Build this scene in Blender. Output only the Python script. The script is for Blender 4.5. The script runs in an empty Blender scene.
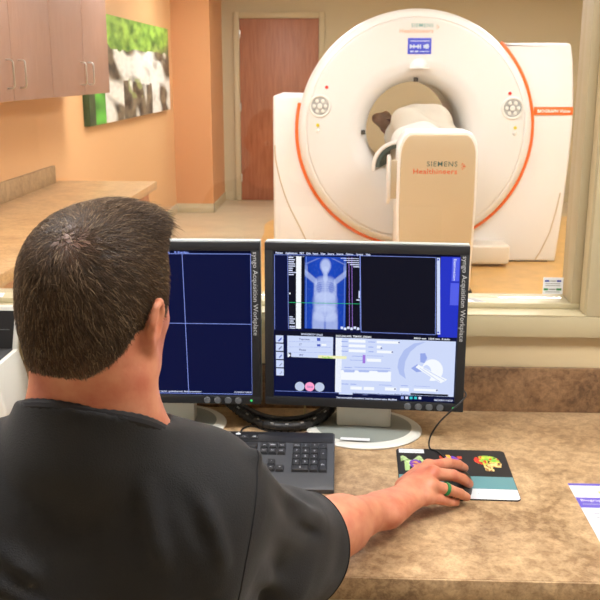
import bpy, bmesh, math, random
import numpy as np
from mathutils import Vector, Matrix, noise as mnoise
from mathutils.bvhtree import BVHTree
random.seed(7)
PI = math.pi
scene = bpy.context.scene
COL = scene.collection

# ------------------------------------------------------------------ materials
def lin(c):
    return tuple(((v/255)/12.92 if v/255 <= 0.04045 else ((v/255+0.055)/1.055)**2.4) for v in c)

MATS = {}
def mat(name, rgb, rough=0.5, metal=0.0, spec=0.5, noise=0.0, nscale=20.0, bump=0.0, bscale=60.0, rgb2=None, stretch=None, emit=0.0, coat=0.0):
    m = bpy.data.materials.new(name); m.use_nodes = True
    nt = m.node_tree; n = nt.nodes; b = n['Principled BSDF']
    c = lin(rgb)
    b.inputs['Base Color'].default_value = (*c, 1)
    b.inputs['Roughness'].default_value = rough
    b.inputs['Metallic'].default_value = metal
    b.inputs['Specular IOR Level'].default_value = spec
    b.inputs['Coat Weight'].default_value = coat
    if emit:
        b.inputs['Emission Color'].default_value = (*c, 1)
        b.inputs['Emission Strength'].default_value = emit
        b.inputs['Base Color'].default_value = (0.003, 0.003, 0.003, 1)
    tc = n.new('ShaderNodeTexCoord'); mp = n.new('ShaderNodeMapping')
    nt.links.new(tc.outputs['Object'], mp.inputs['Vector'])
    if stretch: mp.inputs['Scale'].default_value = stretch
    if noise or rgb2:
        tx = n.new('ShaderNodeTexNoise'); tx.inputs['Scale'].default_value = nscale; tx.inputs['Detail'].default_value = 5
        nt.links.new(mp.outputs['Vector'], tx.inputs['Vector'])
        cr = n.new('ShaderNodeValToRGB')
        c2 = lin(rgb2) if rgb2 else tuple(v*(1-noise) for v in c)
        cr.color_ramp.elements[0].position = 0.35; cr.color_ramp.elements[1].position = 0.65
        cr.color_ramp.elements[0].color = (*c2, 1); cr.color_ramp.elements[1].color = (*c, 1)
        nt.links.new(tx.outputs['Fac'], cr.inputs['Fac'])
        nt.links.new(cr.outputs['Color'], b.inputs['Base Color'])
    if bump:
        t2 = n.new('ShaderNodeTexNoise'); t2.inputs['Scale'].default_value = bscale; t2.inputs['Detail'].default_value = 3
        nt.links.new(mp.outputs['Vector'], t2.inputs['Vector'])
        bp = n.new('ShaderNodeBump'); bp.inputs['Strength'].default_value = bump; bp.inputs['Distance'].default_value = 0.002
        nt.links.new(t2.outputs['Fac'], bp.inputs['Height']); nt.links.new(bp.outputs['Normal'], b.inputs['Normal'])
    MATS[name] = m
    return m

def laminate(name, base, dark, light, s=1.0, rough=0.35):
    m = bpy.data.materials.new(name); m.use_nodes = True
    nt = m.node_tree; n = nt.nodes; b = n['Principled BSDF']; L = nt.links.new
    tc = n.new('ShaderNodeTexCoord')
    def nz(scale, detail, dist=0.0):
        t = n.new('ShaderNodeTexNoise'); t.inputs['Scale'].default_value = scale; t.inputs['Detail'].default_value = detail
        t.inputs['Distortion'].default_value = dist; t.inputs['Roughness'].default_value = 0.65
        L(tc.outputs['Object'], t.inputs['Vector']); return t
    t1 = nz(6*s, 6, 0.6); t2 = nz(45*s, 5, 0.4); t3 = nz(160*s, 3)
    r1 = n.new('ShaderNodeValToRGB'); e = r1.color_ramp.elements
    e[0].position = 0.36; e[0].color = (*lin(dark), 1); e[1].position = 0.62; e[1].color = (*lin(light), 1)
    k = r1.color_ramp.elements.new(0.5); k.color = (*lin(base), 1)
    L(t1.outputs['Fac'], r1.inputs['Fac'])
    r2 = n.new('ShaderNodeValToRGB'); e = r2.color_ramp.elements
    e[0].position = 0.38; e[0].color = (*lin(dark), 1); e[1].position = 0.6; e[1].color = (*lin(light), 1)
    L(t2.outputs['Fac'], r2.inputs['Fac'])
    mx = n.new('ShaderNodeMixRGB'); mx.inputs['Fac'].default_value = 0.46
    L(r1.outputs['Color'], mx.inputs['Color1']); L(r2.outputs['Color'], mx.inputs['Color2'])
    r3 = n.new('ShaderNodeValToRGB'); e = r3.color_ramp.elements
    e[0].position = 0.35; e[0].color = (0.72, 0.7, 0.68, 1); e[1].position = 0.55; e[1].color = (1, 1, 1, 1)
    L(t3.outputs['Fac'], r3.inputs['Fac'])
    m2 = n.new('ShaderNodeMixRGB'); m2.blend_type = 'MULTIPLY'; m2.inputs['Fac'].default_value = 0.7
    L(mx.outputs['Color'], m2.inputs['Color1']); L(r3.outputs['Color'], m2.inputs['Color2'])
    L(m2.outputs['Color'], b.inputs['Base Color'])
    b.inputs['Roughness'].default_value = rough
    MATS[name] = m; return m

def attr_mat(name, emit=False, rough=0.6):
    m = bpy.data.materials.new(name); m.use_nodes = True
    nt = m.node_tree; n = nt.nodes; b = n['Principled BSDF']
    a = n.new('ShaderNodeAttribute'); a.attribute_name = 'Col'
    if emit:
        b.inputs['Base Color'].default_value = (0.003, 0.003, 0.003, 1)
        nt.links.new(a.outputs['Color'], b.inputs['Emission Color']); b.inputs['Emission Strength'].default_value = 1.0
        b.inputs['Roughness'].default_value = 0.4; b.inputs['Specular IOR Level'].default_value = 0.06
    else:
        nt.links.new(a.outputs['Color'], b.inputs['Base Color']); b.inputs['Roughness'].default_value = rough
    MATS[name] = m; return m

def glass_mat(name):
    m = bpy.data.materials.new(name); m.use_nodes = True
    nt = m.node_tree; n = nt.nodes; n.remove(n['Principled BSDF'])
    out = n['Material Output']
    tr = n.new('ShaderNodeBsdfTransparent'); tr.inputs['Color'].default_value = (0.97, 0.965, 0.94, 1)
    gl = n.new('ShaderNodeBsdfGlossy'); gl.inputs['Roughness'].default_value = 0.03; gl.inputs['Color'].default_value = (1, 1, 1, 1)
    fr = n.new('ShaderNodeFresnel'); ge = n.new('ShaderNodeNewGeometry'); ma = n.new('ShaderNodeMath'); ma.operation = 'MULTIPLY_ADD'; ma.inputs[1].default_value = 1/1.5-1.5; ma.inputs[2].default_value = 1.5
    nt.links.new(ge.outputs['Backfacing'], ma.inputs[0]); nt.links.new(ma.outputs[0], fr.inputs['IOR'])
    mx = n.new('ShaderNodeMixShader')
    nt.links.new(fr.outputs['Fac'], mx.inputs['Fac']); nt.links.new(tr.outputs[0], mx.inputs[1]); nt.links.new(gl.outputs[0], mx.inputs[2])
    nt.links.new(mx.outputs[0], out.inputs['Surface'])
    MATS[name] = m; return m

mat('orange_paint', (228, 179, 126), 0.55, bump=0.15, bscale=120)
mat('tan_paint', (200, 184, 148), 0.6, bump=0.15, bscale=120)
mat('orange_paint_shaded', (214, 154, 102), 0.6, bump=0.15, bscale=120)  # orange wall paint darkened: the pilaster's shade is put into its colour
mat('control_paint', (206, 188, 150), 0.38, bump=0.1, bscale=90)
mat('office_white', (216, 212, 204), 0.6, bump=0.1, bscale=90)
mat('trim_paint', (184, 172, 138), 0.4)
mat('frame_paint', (178, 164, 132), 0.4)
mat('ceiling_tile', (232, 228, 218), 0.8, bump=0.5, bscale=40)
mat('floor_vinyl', (208, 186, 150), 0.32, noise=0.12, nscale=5)
mat('floor_inlay', (232, 182, 106), 0.32, noise=0.16, nscale=7)
mat('door_wood', (176, 112, 78), 0.42, rgb2=(158, 94, 62), nscale=4, stretch=(9, 9, 0.9))
mat('cabinet_laminate', (156, 120, 100), 0.45, rgb2=(146, 109, 90), nscale=6, stretch=(8, 8, 0.7))
mat('base_cabinet_wood', (196, 128, 84), 0.45, rgb2=(184, 116, 74), nscale=6, stretch=(8, 8, 0.7))
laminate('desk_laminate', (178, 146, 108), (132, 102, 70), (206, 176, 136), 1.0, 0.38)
laminate('desk_laminate_shaded', (170, 138, 100), (120, 92, 64), (198, 168, 128), 1.2, 0.4)  # same desk laminate, darkened to paint in the shade on its front edge
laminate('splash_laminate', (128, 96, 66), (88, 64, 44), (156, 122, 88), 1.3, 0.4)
laminate('counter_laminate', (190, 150, 100), (160, 120, 78), (212, 174, 124), 0.6, 0.35)
laminate('counter_splash', (170, 140, 100), (140, 110, 76), (190, 160, 118), 0.6, 0.4)
mat('canvas_edge', (52, 84, 40), 0.6)
mat('steel', (205, 202, 196), 0.28, metal=1.0)
mat('gantry_white', (228, 227, 224), 0.32)
mat('gantry_rim', (240, 240, 239), 0.28)
mat('gantry_cream', (236, 228, 212), 0.35)
mat('bore_liner', (224, 218, 206), 0.4)
mat('bore_ring', (208, 204, 194), 0.35)
mat('orange_stripe', (244, 110, 20), 0.4)
mat('seam_grey', (206, 190, 160), 0.5)
mat('dark_gap', (40, 34, 30), 0.7)
mat('pedestal_beige', (204, 188, 158), 0.42)
mat('logo_teal', (0, 88, 92), 0.5)
mat('logo_orange', (226, 88, 30), 0.5)
mat('logo_faint_teal', (96, 176, 170), 0.5)
mat('logo_faint_orange', (246, 176, 140), 0.5)
mat('logo_white', (250, 250, 245), 0.5)
mat('display_blue', (70, 84, 226), 0.3, emit=1.0)
mat('display_white', (235, 240, 255), 0.3, emit=1.0)
mat('button_grey', (190, 192, 188), 0.35, rgb2=(140, 144, 142), nscale=30)
mat('button_pale', (232, 232, 226), 0.35)
mat('lamp_red', (226, 40, 30), 0.4)
mat('lamp_yellow', (214, 200, 40), 0.4)
mat('black_plastic', (26, 26, 28), 0.42)
mat('bezel_charcoal', (25, 28, 32), 0.5)
mat('bezel_pale', (176, 184, 180), 0.4)
mat('bezel_button', (92, 96, 100), 0.4)
mat('bezel_text', (184, 188, 190), 0.5)
mat('stand_grey', (206, 204, 192), 0.4)
mat('stand_base_grey', (132, 138, 132), 0.3)
mat('stand_rim', (214, 214, 206), 0.3)
mat('led_green', (60, 230, 110), 0.4, emit=1.0)
mat('key_black', (38, 39, 42), 0.5)
mat('keyboard_grey', (66, 68, 72), 0.5)
mat('keyboard_panel', (34, 34, 37), 0.4, noise=0.3, nscale=300)
mat('key_legend', (214, 220, 224), 0.5)
mat('pad_black', (32, 30, 32), 0.6)
mat('pad_teal', (96, 146, 152), 0.5)
mat('pad_white', (222, 226, 230), 0.5)
mat('pad_grey_text', (176, 180, 186), 0.5)
mat('paper_white', (222, 224, 226), 0.55)
mat('paper_text', (172, 178, 190), 0.6)
mat('paper_purple', (98, 84, 190), 0.5)
mat('paper_lime', (186, 204, 60), 0.5)
mat('cable_black', (20, 20, 22), 0.45)
mat('cable_clip', (150, 150, 148), 0.4)
mat('cable_cream', (214, 200, 150), 0.5)
mat('box_white', (214, 214, 206), 0.45)
mat('box_black', (28, 28, 30), 0.5)
mat('sticker_blue', (60, 70, 150), 0.5)
mat('sticker_green', (60, 130, 80), 0.5)
mat('sticker_grey', (150, 150, 146), 0.5)
mat('sheet_white', (222, 220, 214), 0.8, bump=0.5, bscale=25)
mat('sheet_grey', (200, 193, 178), 0.8, bump=0.5, bscale=25)
mat('maroon_cloth', (150, 92, 88), 0.8)
mat('strap_teal', (54, 78, 78), 0.7)
mat('blue_cloth', (70, 90, 200), 0.7)
mat('stool_black', (30, 30, 32), 0.5)
mat('iris_dark', (50, 40, 34), 0.2)
mat('eye_white', (226, 220, 212), 0.25)
mat('lamp_diffuser', (246, 248, 255), 0.5, emit=28.0)
mat('lamp_diffuser_dim', (252, 250, 250), 0.5, emit=28.0)
mat('scrub_black', (23, 24, 27), 0.8, bump=0.35, bscale=500, noise=0.12, nscale=14)
_b = MATS['scrub_black'].node_tree.nodes['Principled BSDF']; _b.inputs['Sheen Weight'].default_value = 0.07; _b.inputs['Sheen Roughness'].default_value = 0.4
mat('scrub_rib', (30, 29, 31), 0.9)
mat('trousers_black', (26, 25, 27), 0.85)
mat('shoe_black', (24, 24, 26), 0.5)
mat('ring_green', (22, 122, 62), 0.5)
mat('hair_brown', (66, 50, 36), 0.5, rgb2=(40, 30, 22), nscale=90)
for _n, _rgb in [('ui_navy', (4, 13, 58)), ('ui_dark', (6, 9, 34)), ('ui_black', (8, 10, 28)), ('ui_blue', (34, 50, 196)), ('ui_blue_tab', (84, 96, 230)),
                 ('ui_pale', (206, 218, 250)), ('ui_white', (246, 250, 255)), ('ui_line', (140, 160, 245)), ('ui_lav', (176, 192, 240)), ('ui_lav_dark', (150, 168, 232)),
                 ('ui_text', (220, 228, 255)), ('ui_text_dark', (110, 120, 170)), ('ui_pink', (252, 160, 205)), ('ui_disc', (190, 202, 228)), ('ui_green', (40, 190, 120)),
                 ('ui_icon', (70, 90, 190)), ('ui_yellow', (240, 240, 190)), ('ui_lime', (150, 210, 70)), ('ui_cyan', (60, 200, 210)), ('ui_violet', (160, 120, 220))]:
    mat(_n, _rgb, 0.4, spec=0.06, emit=1.0)
attr_mat('print_colours', False, 0.5)
attr_mat('screen_image', True)
glass_mat('window_glass')

def skin_mat(name, base, red):
    m = bpy.data.materials.new(name); m.use_nodes = True
    nt = m.node_tree; n = nt.nodes; b = n['Principled BSDF']; L = nt.links.new
    tc = n.new('ShaderNodeTexCoord'); t = n.new('ShaderNodeTexNoise'); t.inputs['Scale'].default_value = 28; t.inputs['Detail'].default_value = 6
    L(tc.outputs['Object'], t.inputs['Vector'])
    r = n.new('ShaderNodeValToRGB'); r.color_ramp.elements[0].position = 0.35; r.color_ramp.elements[1].position = 0.68
    r.color_ramp.elements[0].color = (*lin(base), 1); r.color_ramp.elements[1].color = (*lin(red), 1)
    L(t.outputs['Fac'], r.inputs['Fac']); L(r.outputs['Color'], b.inputs['Base Color'])
    b.inputs['Roughness'].default_value = 0.48
    b.inputs['Subsurface Weight'].default_value = 0.12
    b.inputs['Subsurface Radius'].default_value = (0.012, 0.005, 0.003)
    b.inputs['Subsurface Scale'].default_value = 0.5
    t2 = n.new('ShaderNodeTexNoise'); t2.inputs['Scale'].default_value = 220; t2.inputs['Detail'].default_value = 3
    L(tc.outputs['Object'], t2.inputs['Vector'])
    bp = n.new('ShaderNodeBump'); bp.inputs['Strength'].default_value = 0.2; bp.inputs['Distance'].default_value = 0.001
    L(t2.outputs['Fac'], bp.inputs['Height']); L(bp.outputs['Normal'], b.inputs['Normal'])
    MATS[name] = m; return m
skin_mat('skin_ruddy', (202, 136, 104), (184, 104, 78))
skin_mat('skin_pale', (236, 190, 164), (226, 172, 146))

# ------------------------------------------------------------------ mesh builder
class MB:
    def __init__(self):
        self.bm = bmesh.new(); self.slots = []
        self.cl = None
    def mi(self, name):
        if name not in self.slots: self.slots.append(name)
        return self.slots.index(name)
    def merge(self, sub, m, M=None):
        i = self.mi(m)
        for f in sub.faces: f.material_index = i
        if M is not None: bmesh.ops.transform(sub, matrix=M, verts=sub.verts)
        me = bpy.data.meshes.new('tmp'); sub.to_mesh(me); sub.free()
        self.bm.from_mesh(me); bpy.data.meshes.remove(me)
        return self
    def box(self, lo, hi, m, bevel=0.0, seg=2, M=None):
        s = bmesh.new(); bmesh.ops.create_cube(s, size=1)
        c = [(a+b)/2 for a, b in zip(lo, hi)]; d = [abs(b-a) for a, b in zip(lo, hi)]
        for v in s.verts: v.co = Vector((v.co.x*d[0]+c[0], v.co.y*d[1]+c[1], v.co.z*d[2]+c[2]))
        if bevel > 0: bmesh.ops.bevel(s, geom=s.edges[:], offset=bevel, segments=seg, profile=0.5, affect='EDGES')
        return self.merge(s, m, M)
    def prism(self, poly, axis, a, b, m, bevel=0.0, seg=3, M=None):
        """poly: 2D points; axis 'x': (y,z); 'y': (x,z); 'z': (x,y)"""
        s = bmesh.new()
        def p3(p, t):
            return {'x': (t, p[0], p[1]), 'y': (p[0], t, p[1]), 'z': (p[0], p[1], t)}[axis]
        A = [s.verts.new(p3(p, a)) for p in poly]; B = [s.verts.new(p3(p, b)) for p in poly]
        n = len(poly)
        s.faces.new(A); s.faces.new(B)
        for i in range(n): s.faces.new((A[i], A[(i+1) % n], B[(i+1) % n], B[i]))
        bmesh.ops.recalc_face_normals(s, faces=s.faces[:])
        if bevel > 0:
            sa, sb = set(A), set(B)
            caps = [e for e in s.edges if (e.verts[0] in sa and e.verts[1] in sa) or (e.verts[0] in sb and e.verts[1] in sb)]
            bmesh.ops.bevel(s, geom=caps, offset=bevel, segments=seg, profile=0.5, affect='EDGES')
        return self.merge(s, m, M)
    def lathe(self, prof, m, axis='z', seg=48, a0=0.0, a1=2*PI, M=None, sx=1.0, sy=1.0):
        """prof: list of (radius, height)"""
        s = bmesh.new(); full = abs(a1-a0-2*PI) < 1e-6
        n = seg if full else seg+1
        rings = []
        for r, h in prof:
            ring = []
            if r < 1e-6:
                ring = [s.verts.new(self._ax(axis, 0, 0, h))]*n
            else:
                for k in range(n):
                    t = a0+(a1-a0)*k/seg
                    ring.append(s.verts.new(self._ax(axis, r*math.cos(t)*sx, r*math.sin(t)*sy, h)))
            rings.append(ring)
        for i in range(len(rings)-1):
            for k in range(seg):
                k2 = (k+1) % n
                vs = [rings[i][k], rings[i][k2], rings[i+1][k2], rings[i+1][k]]
                u = []
                for v in vs:
                    if v not in u: u.append(v)
                if len(u) >= 3:
                    try: s.faces.new(u)
                    except ValueError: pass
        bmesh.ops.recalc_face_normals(s, faces=s.faces[:])
        return self.merge(s, m, M)
    @staticmethod
    def _ax(axis, u, v, h):
        return {'z': (u, v, h), 'y': (u, h, v), 'x': (h, u, v)}[axis]
    def tube(self, pts, r, m, seg=10, closed=False, flat=1.0, M=None):
        pts = [Vector(p) for p in pts]; n = len(pts)
        rs = r if isinstance(r, (list, tuple)) else [r]*n
        s = bmesh.new(); rings = []; prev = None
        for i, p in enumerate(pts):
            if closed: t = pts[(i+1) % n]-pts[i-1]
            else: t = pts[min(i+1, n-1)]-pts[max(i-1, 0)]
            t.normalize()
            if prev is None:
                ref = Vector((0, 0, 1)) if abs(t.z) < 0.9 else Vector((1, 0, 0))
                u = t.cross(ref).normalized()
            else:
                u = (prev-t*prev.dot(t)).normalized()
            prev = u; w = t.cross(u)
            rings.append([s.verts.new(p+(u*math.cos(2*PI*k/seg)+w*math.sin(2*PI*k/seg)*flat)*rs[i]) for k in range(seg)])
        for i in range(n if closed else n-1):
            A, B = rings[i], rings[(i+1) % n]
            for k in range(seg): s.faces.new((A[k], A[(k+1) % seg], B[(k+1) % seg], B[k]))
        if not closed:
            s.faces.new(list(reversed(rings[0]))); s.faces.new(rings[-1])
        bmesh.ops.recalc_face_normals(s, faces=s.faces[:])
        return self.merge(s, m, M)
    def poly(self, pts, m, M=None):
        s = bmesh.new(); s.faces.new([s.verts.new(p) for p in pts])
        return self.merge(s, m, M)
    def text(self, body, size, m, M, align='LEFT', extrude=0.0, width=None, bold=0.0, spc=1.0):
        cu = bpy.data.curves.new('txt', 'FONT'); cu.body = body; cu.size = size; cu.align_x = align; cu.extrude = extrude; cu.offset = bold*size
        cu.resolution_u = 2; cu.space_character = spc
        o = bpy.data.objects.new('txt', cu); COL.objects.link(o)
        dg = bpy.context.evaluated_depsgraph_get(); dg.update()
        me = bpy.data.meshes.new_from_object(o.evaluated_get(dg))
        s = bmesh.new(); s.from_mesh(me)
        bpy.data.objects.remove(o); bpy.data.curves.remove(cu); bpy.data.meshes.remove(me)
        if width and s.verts:
            xs = [v.co.x for v in s.verts]; w0 = max(xs)-min(xs); x0 = min(xs)
            for v in s.verts: v.co.x = (v.co.x-x0)*width/w0
        return self.merge(s, m, M)
    def pixels(self, nu, nv, f, at, m):
        """grid of coloured cells; f(u,v)->linear rgb or None, at(u,v)->3D point"""
        cl = self.bm.loops.layers.float_color.get('Col') or self.bm.loops.layers.float_color.new('Col')
        i = self.mi(m); V = {}
        def gv(a, b):
            if (a, b) not in V: V[(a, b)] = self.bm.verts.new(at(a/nu, b/nv))
            return V[(a, b)]
        for a in range(nu):
            for b in range(nv):
                c = f((a+.5)/nu, (b+.5)/nv)
                if c is None: continue
                fc = self.bm.faces.new((gv(a, b), gv(a+1, b), gv(a+1, b+1), gv(a, b+1)))
                fc.material_index = i
                for lp in fc.loops: lp[cl] = (*c, 1)
        return self
    def build(self, name, parent=None, origin=None, smooth=True, ang=35, loc=None):
        me = bpy.data.meshes.new(name)
        if origin is not None: bmesh.ops.translate(self.bm, vec=-Vector(origin), verts=self.bm.verts)
        self.bm.to_mesh(me); self.bm.free()
        for s in self.slots: me.materials.append(MATS[s])
        if smooth and len(me.polygons):
            me.shade_smooth(); me.set_sharp_from_angle(angle=math.radians(ang))
        o = bpy.data.objects.new(name, me); COL.objects.link(o)
        if parent is not None: o.parent = parent
        elif loc is not None: o.location = loc
        elif origin is not None: o.location = origin
        return o

def thing(name, label, cat, loc=(0, 0, 0), rotz=0.0, group=None):
    o = bpy.data.objects.new(name, None); COL.objects.link(o); o.empty_display_size = 0.1
    o.location = loc; o.rotation_euler = (0, 0, rotz)
    return tag(o, label, cat, group)
def tag(o, label, cat, group=None):
    o['label'] = label; o['category'] = cat
    if group: o['group'] = group
    return o
def struct(o):
    o['kind'] = 'structure'; return o
def arc(cx, cy, r, a0, a1, n):
    return [(cx+r*math.cos(math.radians(a0+(a1-a0)*i/n)), cy+r*math.sin(math.radians(a0+(a1-a0)*i/n))) for i in range(n+1)]
def catmull(pts, n=8, closed=False):
    P = [Vector(p) for p in pts]; out = []; m = len(P)
    rng = range(m) if closed else range(m-1)
    for i in rng:
        p0 = P[(i-1) % m] if closed else P[max(i-1, 0)]; p1 = P[i]; p2 = P[(i+1) % m]; p3 = P[(i+2) % m] if closed else P[min(i+2, m-1)]
        for k in range(n):
            t = k/n
            out.append(0.5*((2*p1)+(p2-p0)*t+(2*p0-5*p1+4*p2-p3)*t*t+(3*p1-p0-3*p2+p3)*t**3))
    if not closed: out.append(P[-1])
    return out
# ------------------------------------------------------------------ camera
cam = bpy.data.cameras.new('camera'); camo = bpy.data.objects.new('camera', cam); COL.objects.link(camo)
PITCH = math.atan(228/893); YAW = math.atan(40/math.hypot(893, 228))
camo.location = (0, 0, 1.64); camo.rotation_euler = (PI/2-PITCH, 0, YAW)
cam.sensor_width = 36; cam.lens = 893/600*36; cam.clip_start = 0.02
cam.dof.use_dof = True; cam.dof.focus_distance = 1.4; cam.dof.aperture_fstop = 22
scene.camera = camo
scene.view_settings.view_transform = 'Standard'; scene.view_settings.look = 'None'
scene.view_settings.gamma = 1; scene.view_settings.use_curve_mapping = False
scene.view_settings.exposure = 0.0
w = bpy.data.worlds.new('world'); scene.world = w; w.use_nodes = True
w.node_tree.nodes['Background'].inputs['Color'].default_value = (0.02, 0.02, 0.02, 1)

# ------------------------------------------------------------------ setting
def sbox(name, lo, hi, m, bevel=0.0):
    c = [(a+b)/2 for a, b in zip(lo, hi)]; c[2] = min(lo[2], hi[2])
    return struct(MB().box(lo, hi, m, bevel).build(name, origin=c))
XL = -1.945
sbox('floor', (-2.5, -2.4, -0.1), (4.2, 11.85, 0.0), 'floor_vinyl')
sbox('ceiling', (-2.5, -2.4, 2.8), (4.2, 11.85, 2.9), 'ceiling_tile')
sbox('wall_left', (XL-0.1, 2.46, 0), (XL, 11.72, 2.8), 'orange_paint')
struct(sbox('trim_1', (XL, 10.62, 0), (-1.50, 11.72, 2.8), 'orange_paint_shaded'))
sbox('wall_back', (-2.5, 11.72, 0), (4.2, 11.82, 2.8), 'tan_paint')
sbox('wall_right', (4.0, 2.46, 0), (4.1, 11.72, 2.8), 'tan_paint')
sbox('wall_control_left', (-2.5, -2.4, 0), (-2.4, 2.31, 2.8), 'office_white')
sbox('wall_control_right', (2.4, -2.4, 0), (2.5, 2.31, 2.8), 'office_white')
sbox('wall_control_back', (-2.4, -2.4, 0), (2.4, -2.3, 2.8), 'office_white')
WX0, WX1, WZ0, WZ1 = -1.62, 0.650, 1.018, 2.2
m = MB()
for lo, hi in [((-2.5, 2.31, 0), (WX0, 2.46, 2.8)), ((WX1, 2.31, 0), (4.1, 2.46, 2.8)), ((WX0, 2.31, 0), (WX1, 2.46, WZ0)), ((WX0, 2.31, WZ1), (WX1, 2.46, 2.8))]:
    m.box(lo, hi, 'control_paint')
struct(m.build('wall_front', origin=(0, 2.385, 0)))
# baseboards
b = MB(); b.box((XL, 6.1, 0), (XL+0.015, 10.62, 0.11), 'tan_paint', 0.003); b.box((XL, 10.605, 0), (-1.485, 10.62, 0.11), 'tan_paint', 0.003)
b.box((-1.5, 10.605, 0), (-1.485, 11.72, 0.11), 'tan_paint', 0.003)
struct(b.build('baseboard_left', origin=(XL, 9, 0)))
b = MB(); b.box((-1.5, 11.705, 0), (-1.37, 11.72, 0.11), 'tan_paint', 0.003); b.box((-0.16, 11.705, 0), (4.0, 11.72, 0.11), 'tan_paint', 0.003)
struct(b.build('baseboard_back', origin=(1, 11.71, 0)))
# orange inlay in the vinyl around the scanner
pts = catmull([(-0.72, 6.4, 0), (-0.77, 8.0, 0), (-0.78, 9.2, 0), (-0.80, 9.9, 0), (-0.55, 10.4, 0), (0.4, 10.6, 0), (1.8, 10.6, 0), (3.0, 10.3, 0), (3.4, 9.0, 0), (3.4, 7.0, 0), (3.1, 5.2, 0), (1.8, 4.6, 0), (0.2, 4.7, 0), (-0.5, 5.3, 0)], 8, True)
struct(MB().prism([(p.x, p.y) for p in pts], 'z', 0.0, 0.003, 'floor_inlay').build('trim_2', origin=(0.6, 8, 0)))
# door in the back wall
DX0, DX1, DH = -1.272, -0.272, 2.29
d = struct(MB().box((DX0, 11.68, 0.008), (DX1, 11.72, DH), 'door_wood', 0.003).build('door_1', origin=(DX0, 11.70, 0)))
h = MB()
h.lathe([(0, 0), (0.03, 0), (0.03, 0.012), (0.014, 0.02), (0.012, 0.05), (0.026, 0.056), (0.03, 0.07), (0.022, 0.085), (0, 0.088)], 'steel', 'y', 20, M=Matrix.Translation((0.93, -0.02, 1.03)) @ Matrix.Rotation(PI, 4, 'Z'))
h.build('door_handle', d)
h = MB()
for z in (0.25, 1.15, 2.05): h.box((-0.012, -0.03, z), (0.012, -0.018, z+0.1), 'steel', 0.002)
h.build('hinge', d)
t = MB()
for lo, hi in [((DX0-0.075, 11.67, 0), (DX0-0.004, 11.72, DH+0.075)), ((DX1+0.004, 11.67, 0), (DX1+0.075, 11.72, DH+0.075)), ((DX0-0.004, 11.67, DH+0.004), (DX1+0.004, 11.72, DH+0.075))]:
    t.box(lo, hi, 'tan_paint', 0.004)
struct(t.build('trim_3', origin=(DX0, 11.7, 0)))
# observation window: casing on the wall, inner frame, glass
wd = bpy.data.objects.new('window_1', None); COL.objects.link(wd); wd.location = (0, 2.31, 0); struct(wd)
CW = 0.057
f = MB()
for lo, hi in [((WX0-CW, -0.025, WZ0-CW), (WX1+0.13, 0, WZ0)), ((WX1, -0.025, WZ0), (WX1+0.13, 0, WZ1+CW)), ((WX0-CW, -0.025, WZ0), (WX0, 0, WZ1+CW)), ((WX0, -0.025, WZ1), (WX1, 0, WZ1+CW))]:
    f.box(lo, hi, 'trim_paint', 0.003)
f.build('window_casing', wd)
f = MB()
f.box((WX0, -0.025, WZ0-0.0), (WX1, 0.15, WZ0+0.004), 'trim_paint', 0.001)
f.box((WX0, 0.04, WZ0+0.004), (WX1, 0.15, WZ0+0.019), 'trim_paint', 0.002)
f.build('window_sill', wd)
f = MB()
f.box((WX1-0.024, 0.04, WZ0+0.019), (WX1, 0.15, WZ1), 'frame_paint', 0.002); f.box((WX0, 0.04, WZ0+0.019), (WX0+0.024, 0.15, WZ1), 'frame_paint', 0.002)
f.box((WX0+0.024, 0.04, WZ1-0.024), (WX1-0.024, 0.15, WZ1), 'frame_paint', 0.002)
f.build('window_frame', wd)
MB().box((WX0+0.02, 0.098, WZ0+0.02), (WX1-0.02, 0.104, WZ1-0.02), 'window_glass').build('window_glass', wd)

# ------------------------------------------------------------------ ceiling lamps
def ceiling_lamp(x, y, sx, sy, dif, label, grp):
    t = thing('ceiling_light', label, 'ceiling light', (x, y, 2.8), 0, grp)
    m = MB()
    for lo, hi in [((-sx, -sy, -.05), (sx, -sy+.03, 0)), ((-sx, sy-.03, -.05), (sx, sy, 0)), ((-sx, -sy+.03, -.05), (-sx+.03, sy-.03, 0)), ((sx-.03, -sy+.03, -.05), (sx, sy-.03, 0))]:
        m.box(lo, hi, 'gantry_white', 0.003)
    m.build('frame', t)
    MB().box((-sx+.03, -sy+.03, -.035), (sx-.03, sy-.03, -.02), dif).build('diffuser', t)
for x, y in [(-0.7, 3.9), (1.9, 3.9), (-0.7, 6.4), (1.9, 6.4), (-0.7, 9.3), (2.3, 9.3)]:
    ceiling_lamp(x, y, 0.61, 0.305, 'lamp_diffuser', 'flat white ceiling light panel in the scanner room', 'scanner room ceiling lights')
for x, y in [(-0.9, 1.1), (1.1, 1.1)]:
    ceiling_lamp(x, y, 0.61, 0.305, 'lamp_diffuser_dim', 'flat white ceiling light panel above the control desk', 'control room ceiling lights')

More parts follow.
